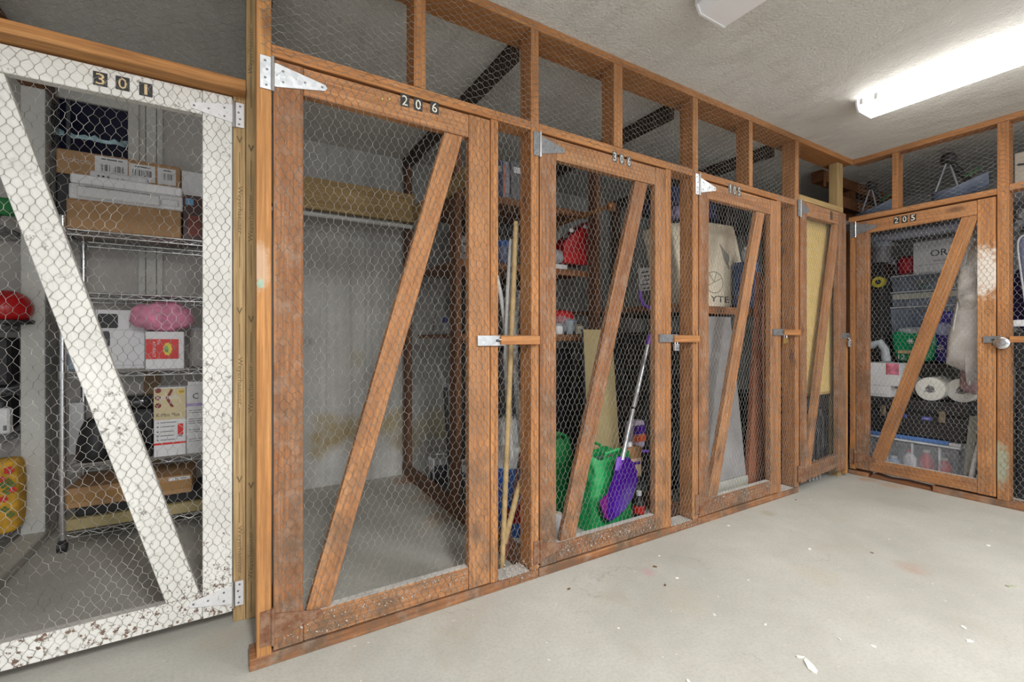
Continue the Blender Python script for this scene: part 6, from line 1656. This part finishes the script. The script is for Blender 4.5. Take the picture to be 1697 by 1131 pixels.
# outline swept over a bulging section
ring = []
for s_, dx in ((1.0, .0), (.93, -.035), (.70, -.06), (.35, -.075)):
    ring.append([cc + (p - cc) * s_ + Vector((dx + .012 * mnoise.noise(p * 14 + Vector((s_ * 9, 0, 0))), 0, 0)) for p in gp])
vs = sum(ring, []) + [cc + Vector((-.078, 0, 0))]; N0 = len(vs)
vs += [Vector((2 * 4.32 - v.x + .05, v.y, v.z)) for v in vs]
fs = []
for o_ in (0, N0):
    for r_ in range(3): fs += [(o_ + r_ * nn + i, o_ + r_ * nn + (i + 1) % nn, o_ + (r_ + 1) * nn + (i + 1) % nn, o_ + (r_ + 1) * nn + i) for i in range(nn)]
    fs += [(o_ + 3 * nn + i, o_ + 3 * nn + (i + 1) % nn, o_ + 4 * nn) for i in range(nn)]
fs += [(i, (i + 1) % nn, N0 + (i + 1) % nn, N0 + i) for i in range(nn)]
m.add(vs, fs).part('bag', GAR, gm, smooth=True)
MB().tube([p + Vector((-.03, 0, 0)) for p in (PX(1605, 420, 4.29), PX(1592, 490, 4.28), PX(1583, 540, 4.27), PX(1580, 585, 4.27))], .004, 6).part('zip', WHITE, gm, smooth=True)
MB().tube([p for p in (PX(1618, 560, 4.27), PX(1614, 600, 4.27), PX(1606, 638, 4.28))], .005, 6).part('piping', WHITE, gm, smooth=True)
MB().blob((4.24, PX(1604, 480, 4.25).y, PX(1604, 480, 4.25).z), (.02, .05, .17), .8, .8, .010, 12).part('fabric_inside', plain('grey_floral_cloth', (0.58, 0.56, 0.53), .8, vary=.4, scale=18), gm, smooth=True)
hk = PX(1625, 385, 4.33); MB().tube([hk + Vector((0, 0, -.05)), hk + Vector((0, 0, .05)), Vector((4.33, hk.y, 1.93)), Vector((4.30, hk.y, 1.95)), Vector((4.27, hk.y, 1.93))], .003, 6).part('hanger_hook', M_CHROME, gm)
pk_ = [PX(px, py, 4.33) for px, py in ((1591, 606), (1612, 606), (1613, 640), (1600, 652), (1594, 640))]
fk = thing('pink_cloth', 'pale pink cloth hanging out below the garment bag', 'cloth', (4.36, pk_[2].y, pk_[3].z))
cpk = sum(pk_, Vector()) / 5
MB().blob((4.375, cpk.y, cpk.z - .01), (.03, .045, .085), .6, .8, .008, 18).part('fold', plain('dusty_pink_cloth', (0.36, 0.23, 0.25), .9), fk, smooth=True); MB().blob((4.37, cpk.y - .028, cpk.z - .045), (.02, .03, .06), .7, .8, .008, 18).part('hem', plain('dusty_pink_hem', (0.42, 0.30, 0.31), .9), fk, smooth=True)
# folded things and white pipe on the right of bin
fo = thing('folded_chair', 'folded grey and olive sheet leaning right of the tool chest', 'sheet', (4.30, PX(1606, 770, 4.30).y, 0))
q0, q1 = PX(1613, 690, 4.34), PX(1600, 778, 4.26)
MB().hexa([(4.25, q1.y - .02, .12), (4.30, q1.y - .02, .12), (4.30, q1.y + .012, .12), (4.25, q1.y + .012, .12)], [(4.33, q0.y - .03, q0.z), (4.36, q0.y - .03, q0.z), (4.36, q0.y + .02, q0.z), (4.33, q0.y + .02, q0.z)]).part('sheet', plain('grey_olive_sheet', (0.27, 0.28, 0.25), .6, vary=.4, scale=5), fo, bevel=.004)
MB().tube([(4.275, q1.y - .03, .002), (4.30, q1.y - .03, .25), (4.345, q0.y - .04, q0.z + .02)], .008, 8).part('rail', M_DKSTEEL, fo, smooth=True)
q0, q1 = PX(1618, 752, 4.20), PX(1603, 800, 4.20)
wp2 = thing('white_pipe', 'short white pipe leaning at the right foot of gate 205', 'pipe', (4.2, q1.y, 0))
MB().tube([(4.20, q1.y, .016), (4.20, (q0.y + q1.y) / 2, (q0.z + .016) / 2), q0, q0 + (q0 - q1) * .6], .014, 10).part('tube', WHITE, wp2, smooth=True); MB().lathe((4.20, q1.y, .001), [(.017, 0), (.017, .014), (.014, .018)], 12).part('end_cap', WHITE, wp2)
# loft: two strapped blue-grey shells
SHELL = plain('blue_grey_shell', (0.15, 0.19, 0.27), .35, vary=.15)
def shell(label, px0, px1, py_, X, s):
    a, b = PX(px0, py_, X), PX(px1, py_, X); z0 = ZH1 + .005; L = abs(a.y - b.y); ym = (a.y + b.y) / 2
    T = thing('strapped_shell', label, 'boat', (X, ym, z0), 'strapped shells on the loft')
    vs = []; n, k = 18, 8
    for i in range(n + 1):
        u = i / n; y = a.y + (b.y - a.y) * u; w = .11 * math.sin(PI * min(max(u * .94 + .03, 0), 1)) ** .6; lift = .10 * s * (u ** 2.2) + .035 * s * ((1 - u) ** 3)
        for j in range(k):
            t = PI + PI * j / (k - 1); vs.append((X + math.cos(t) * w, y, z0 + .085 * s * (1 + math.sin(t)) + lift))
    top = [(v[0] * 1.0 + (X - v[0]) * .12, v[1], v[2] + .004) for v in vs]
    fs = []
    for i in range(n):
        for j in range(k - 1): fs.append((i * k + j, i * k + j + 1, (i + 1) * k + j + 1, (i + 1) * k + j))
    N = len(vs); fs2 = [tuple(N + q for q in reversed(f)) for f in fs]
    rim = [(i * k, (i + 1) * k, N + (i + 1) * k, N + i * k) for i in range(n)] + [(i * k + k - 1, N + i * k + k - 1, N + (i + 1) * k + k - 1, (i + 1) * k + k - 1) for i in range(n)]
    rim += [(j, N + j, N + j + 1, j + 1) for j in range(k - 1)] + [(n * k + j, n * k + j + 1, N + n * k + j + 1, N + n * k + j) for j in range(k - 1)]
    MB().add(vs + top, fs + fs2 + rim).part('hull', SHELL, T, smooth=True)
    ap = Vector((X, a.y + (b.y - a.y) * .28, z0 + .30 * s + .05))
    for u in (.08, .52): MB().tube([(X - .05, a.y + (b.y - a.y) * u, z0 + .10 * s), ap], .006, 6).part('strap', plain('pale_strap', (0.30, 0.31, 0.36), .6), T)
    MB().tube([(X + .02, a.y + (b.y - a.y) * .62, z0 + .17 * s), ap + Vector((0, -.03, -.06)), ap], .020 * s, 8).part('arm', BLACK, T, smooth=True)
    MB().blob(ap, (.035, .045 * s, .04 * s), .8, .9, .008, 30).part('clamp', BLACK, T, smooth=True)
    MB().tube([ap + ZA * .03, ap + ZA * .06 + YA * -.02, ap + ZA * .075 + YA * -.05], .004, 6).part('lever', M_CHROME, T)
    MB().tube([(X - .03, a.y + (b.y - a.y) * u, z0 + .15 * s + .10 * s * (u ** 2.2)) for u in (.6, .7, .8, .88)], .009, 6).part('green_lacing', plain('green_black_lace', (0.04, 0.12, 0.05), .6, vary=.7, scale=60), T)
    return T
shell('blue-grey hull with black strapped arm on the loft right of the small stud', 1546, 1640, 325, 4.40, 1.0)
shell('darker strapped hull on the loft left of the small stud', 1428, 1486, 350, 4.45, .85)
# far right: suitcase, plush, cream board
b = qb(1682, 1760, 386, 548, 4.42, .22)
sc_ = thing('suitcase', 'soft blue-grey suitcase with white piping at the right edge', 'suitcase', (4.5, (b[2] + b[3]) / 2, b[4]))
SUIT = plain('blue_grey_nylon', (0.17, 0.185, 0.28), .7, vary=.08); PIPW = plain('pale_piping', (0.50, 0.50, 0.53), .5)
cyc, czc, hy, hz = (b[2] + b[3]) / 2, (b[4] + b[5]) / 2, (b[3] - b[2]) / 2, (b[5] - b[4]) / 2
fq = lambda p: Vector((p.x, p.y * (1 + .0 * p.z) + (-.06 * (1 - (p.z / hz + 1) / 2)), p.z))
MB().blob((4.53, cyc, czc), (.11, hy, hz), .25, .28, 0, 1, 40, 20, fn=fq).part('body', SUIT, sc_, smooth=True)
sgn = lambda w, m: math.copysign(abs(w) ** m, w)
MB().tube([Vector((4.435, cyc, czc)) + fq(Vector((0, hy * 1.0 * sgn(math.cos(t), .3), hz * sgn(math.sin(t), .3)))) for t in [2 * PI * k / 48 for k in range(48)]], .006, 6, closed=True).part('piping', PIPW, sc_, smooth=True)
MB().tube([(4.53, cyc - .08, b[5] + .002), (4.53, cyc - .07, b[5] + .03), (4.53, cyc + .07, b[5] + .03), (4.53, cyc + .08, b[5] + .002)], .008, 8).part('handle', BLACK, sc_, smooth=True)
qy = PX(1687, 536, 4.40)
MB().box(4.405, 4.418, qy.y - .045, qy.y + .025, qy.z - .022, qy.z + .022).part('buckle', WHITE, sc_, bevel=.004)
bk_ = dark_case('black case under the suitcase at the right edge', 4.40, 4.72, -1.45, PX(1682, 700, 4.40).y, .001, b[4] - .002, 'storage_case', cat='case')
b = qb(1681, 1760, 440, 560, 4.66, .14, z0=b[4] - .001)
pb_ = thing('purple_bag', 'deep purple bag behind the suitcase at the right edge', 'bag', (4.72, (b[2] + b[3]) / 2, b[4]))
MB().blob((4.73, (b[2] + b[3]) / 2 + .0, (b[4] + b[5]) / 2), (.055, (b[3] - b[2]) / 2 + .02, (b[5] - b[4]) / 2), .4, .4, .01, 9).part('body', plain('deep_purple_nylon', (0.05, 0.03, 0.16), .6), pb_, smooth=True); MB().tube([(4.73, (b[2] + b[3]) / 2 - .05, b[5]), (4.73, (b[2] + b[3]) / 2, b[5] + .06), (4.73, (b[2] + b[3]) / 2 + .05, b[5])], .008, 6).part('handle', BLACK, pb_)
p = PX(1692, 368, 4.50)
pf = thing('plush_toy', 'grey woolly plush on top of the suitcase at the right edge', 'plush', p)
MB().blob((4.53, p.y - .03, p.z), (.07, .09, .065), .9, .9, .030, 22).part('body', plain('grey_wool', (0.20, 0.20, 0.21), .95, vary=.6, scale=50, bump=1), pf, smooth=True); MB().blob((4.48, p.y + .0, p.z + .055), (.035, .04, .035), 1, 1, .018, 30).part('head', plain('grey_wool', (0.2, 0.2, 0.2), .95), pf, smooth=True)
b = qb(1681, 1790, 242, 300, 4.5, .02, z0=ZH1 + .02)
cbd = thing('cream_board', 'cream board with a dark strap on the loft at the right edge', 'board', (4.5, (b[2] + b[3]) / 2, b[4]))
MB().box(*b).part('board', plain('cream_paint_board', (0.60, 0.53, 0.43), .7, vary=.05), cbd, bevel=.003)
q = PX(1686, 273, 4.49); MB().tube([(4.492, q.y, q.z), (4.488, q.y - .12, q.z - .02), (4.492, q.y - .25, q.z - .07)], .006, 6).part('strap', DKGREY, cbd, smooth=True)
# cage shell of the right side
rv = thing('loft_joist', 'dark joist across the loft of the right cage', 'joist', (4.9, .25, H - .09)); wbox('joist', 4.12, 5.6, .22, .31, H - .09, H - .002, W_DARK, rv); wbox('hanger', 4.12, 4.16, .215, .219, H - .14, H - .01, W_DARK, rv)
wbox('stud', 4.62, 4.70, .22, .31, 0.0, H - .092, W_DARK, rv)
rl2 = thing('diagonal_rail', 'brown rail slanting behind the loft studs near the corner', 'rail', (4.6, .15, 2.1))
a_, b_ = PX(1408, 308, 4.35), PX(1470, 330, 4.75)
MB().hexa([(4.30, .17, 2.16), (5.0, .17, 2.16), (5.0, .21, 2.16), (4.30, .21, 2.16)], [(4.30, .17, 2.25), (5.0, .17, 2.25), (5.0, .21, 2.25), (4.30, .21, 2.25)]).part('rail', W_DARK, rl2); MB().box(4.30, 4.34, .165, .169, 2.02, 2.25).part('stop', W_DARK, rl2)
ob_ = thing('orange_bag', 'blue and orange bag squeezed at the corner behind gate 205', 'bag', (4.25, -.02, .12))
q = PX(1409, 710, 4.17); MB().blob((4.22, q.y - .01, q.z), (.05, .04, .16), .5, .6, .012, 14).part('body', plain('royal_blue_nylon', (0.035, 0.025, 0.28), .6), ob_, smooth=True); MB().blob((4.175, q.y - .01, q.z + .06), (.012, .012, .02), 1, 1).part('orange_tab', plain('orange_tab', (0.7, 0.12, 0.03), .5), ob_)

# ------------------------------------------------------------------ padlocks
def padlock(label, pl, px, py, mat, w=.034, h=.036):
    a, z = pq(pl, px, py); c = pl(a, z, .018)
    T = thing('padlock', label, 'padlock', c)
    f = lambda u, v, d: pl(a + u, z + v, d)
    MB().prism(rect(-w / 2, w / 2, -h / 2, h / 2), f, .011, .026).part('body', mat, T, bevel=.003, seg=2)
    MB().tube([f(-w * .3, h / 2, .018)] + [f(math.cos(t) * w * .3, h * .5 + .014 + math.sin(t) * w * .3, .018) for t in [PI - PI * k / 8 for k in range(9)]] + [f(w * .3, h / 2, .018)], .0034, 8).part('shackle', M_CHROME, T, smooth=True)
    MB().prism(rect(-w * .32, w * .32, -h * .3, h * .05), f, .0262, .0268).part('face_plate', M_DKSTEEL if mat is M_GALV else mat, T)
    return T
padlock('silver padlock on the hasp of gate 306', PMAIN, 1116, 576, M_GALV)
padlock('brass-bodied padlock on the hasp of gate 105', PMAIN, 1297, 565, M_BRASS, .042, .040)
padlock('small silver padlock on the narrow end gate', PMAIN, 1403.5, 570, M_GALV, .034, .045)
a, z = pq(PRIGHT, 1662, 569); c = PRIGHT(a, z, .024)
dl = thing('disc_padlock', 'round chrome disc padlock on the hasp of gate 205', 'padlock', c)
MB().lathe(c, [(.030, .010), (.036, .007), (.038, 0), (.036, -.007), (.028, -.011), (.020, -.0125), (.0, -.013)], 32, axis='X').part('body', M_CHROME, dl, smooth=True)
m = MB().tube([c + YN * .0125 + YA * math.cos(t) * .018 + ZA * math.sin(t) * .013 for t in [PI * 1.05 + PI * .9 * k / 12 for k in range(13)]], .002, 6); m.part('engraved_arc', M_DKSTEEL, dl)
MB().tube([c + ZA * (.020 + .0) + YA * -.006, c + ZA * .031 + YA * -.003, c + ZA * .032 + YA * .006, c + ZA * .022 + YA * .010], .0035, 6).part('shackle', DKGREY, dl, smooth=True)

# ------------------------------------------------------------------ flakes and leaves lying on the floor
FLK = plain('paint_flake', (0.72, 0.71, 0.68), .7, vary=.05)
LEAF = plain('dry_leaf', (0.16, 0.085, 0.035), .8, vary=.3, scale=40)
def flake(label, px, py, r, mat, name, cat, group=None, seed=0, n=9, asp=.6):
    q = PZ(px, py, 0); rg = random.Random(seed); m = MB(); a0 = rg.uniform(0, 6)
    ps = []
    for k in range(n):
        t = 2 * PI * k / n; rr = r * rg.uniform(.6, 1.1); x, y = math.cos(t) * rr, math.sin(t) * rr * asp
        ps.append((x * math.cos(a0) - y * math.sin(a0), x * math.sin(a0) + y * math.cos(a0)))
    top = [Vector((q.x + x, q.y + y, .0022 + rg.uniform(0, r * .12))) for x, y in ps]; bot = [Vector((v.x, v.y, .0004)) for v in top]
    c = Vector((q.x, q.y, .0028 + r * .06))
    m.add(bot + top + [c], [tuple(reversed(range(n)))] + [(i, (i + 1) % n, n + (i + 1) % n, n + i) for i in range(n)] + [(n + i, n + (i + 1) % n, 2 * n) for i in range(n)])
    return m.solo(name, mat, label, cat, group=group)
flake('largest white paint flake on the floor below the middle of the room', 1343, 1106, .035, FLK, 'paint_flake', 'flake', seed=1, asp=.45)
flake('white paint flake just behind the largest flake', 1326, 1090, .014, FLK, 'paint_flake', 'flake', seed=2)
for i, (px, py, r) in enumerate(((1341, 911, .014), (1638, 905, .012), (1122, 959, .010), (1184, 1020, .009), (1597, 1041, .012), (1606, 1063, .013), (1447, 1072, .010), (1268, 1036, .007), (1141, 1131, .012), (1473, 895, .006), (1207, 872, .009), (1391, 1060, .007), (1025, 1042, .007), (1092, 922, .006), (1545, 969, .006), (1240, 962, .005), (1190, 990, .005))):
    flake('small white paint flake scattered on the concrete floor', px, py, r, FLK, 'paint_flake', 'flake', 'small white paint flakes on the floor', seed=10 + i)
flake('curled brown leaf on the floor left of the pink stain', 1085, 940, .012, LEAF, 'dry_leaf', 'leaf', seed=41)
flake('dark brown leaf on the floor under the third gate', 1102, 971, .010, LEAF, 'dry_leaf', 'leaf', seed=42)
flake('dark leaf nearest the sill of gate 306', 943, 977, .010, LEAF, 'dry_leaf', 'leaf', seed=43)
flake('small dark pebble on the floor in front of gate 105', 1319, 829, .008, DKGREY, 'pebble', 'pebble', seed=44, asp=.9)
flake('dark chip of wood on the floor in the middle of the room', 1445, 917, .010, LEAF, 'wood_chip', 'chip', seed=45, asp=.4)
flake('greenish card scrap on the floor at the right edge', 1676, 973, .022, plain('green_grey_card', (0.38, 0.40, 0.30), .8), 'card_scrap', 'scrap', seed=46, asp=.5)
for m in bpy.data.meshes:
    pass
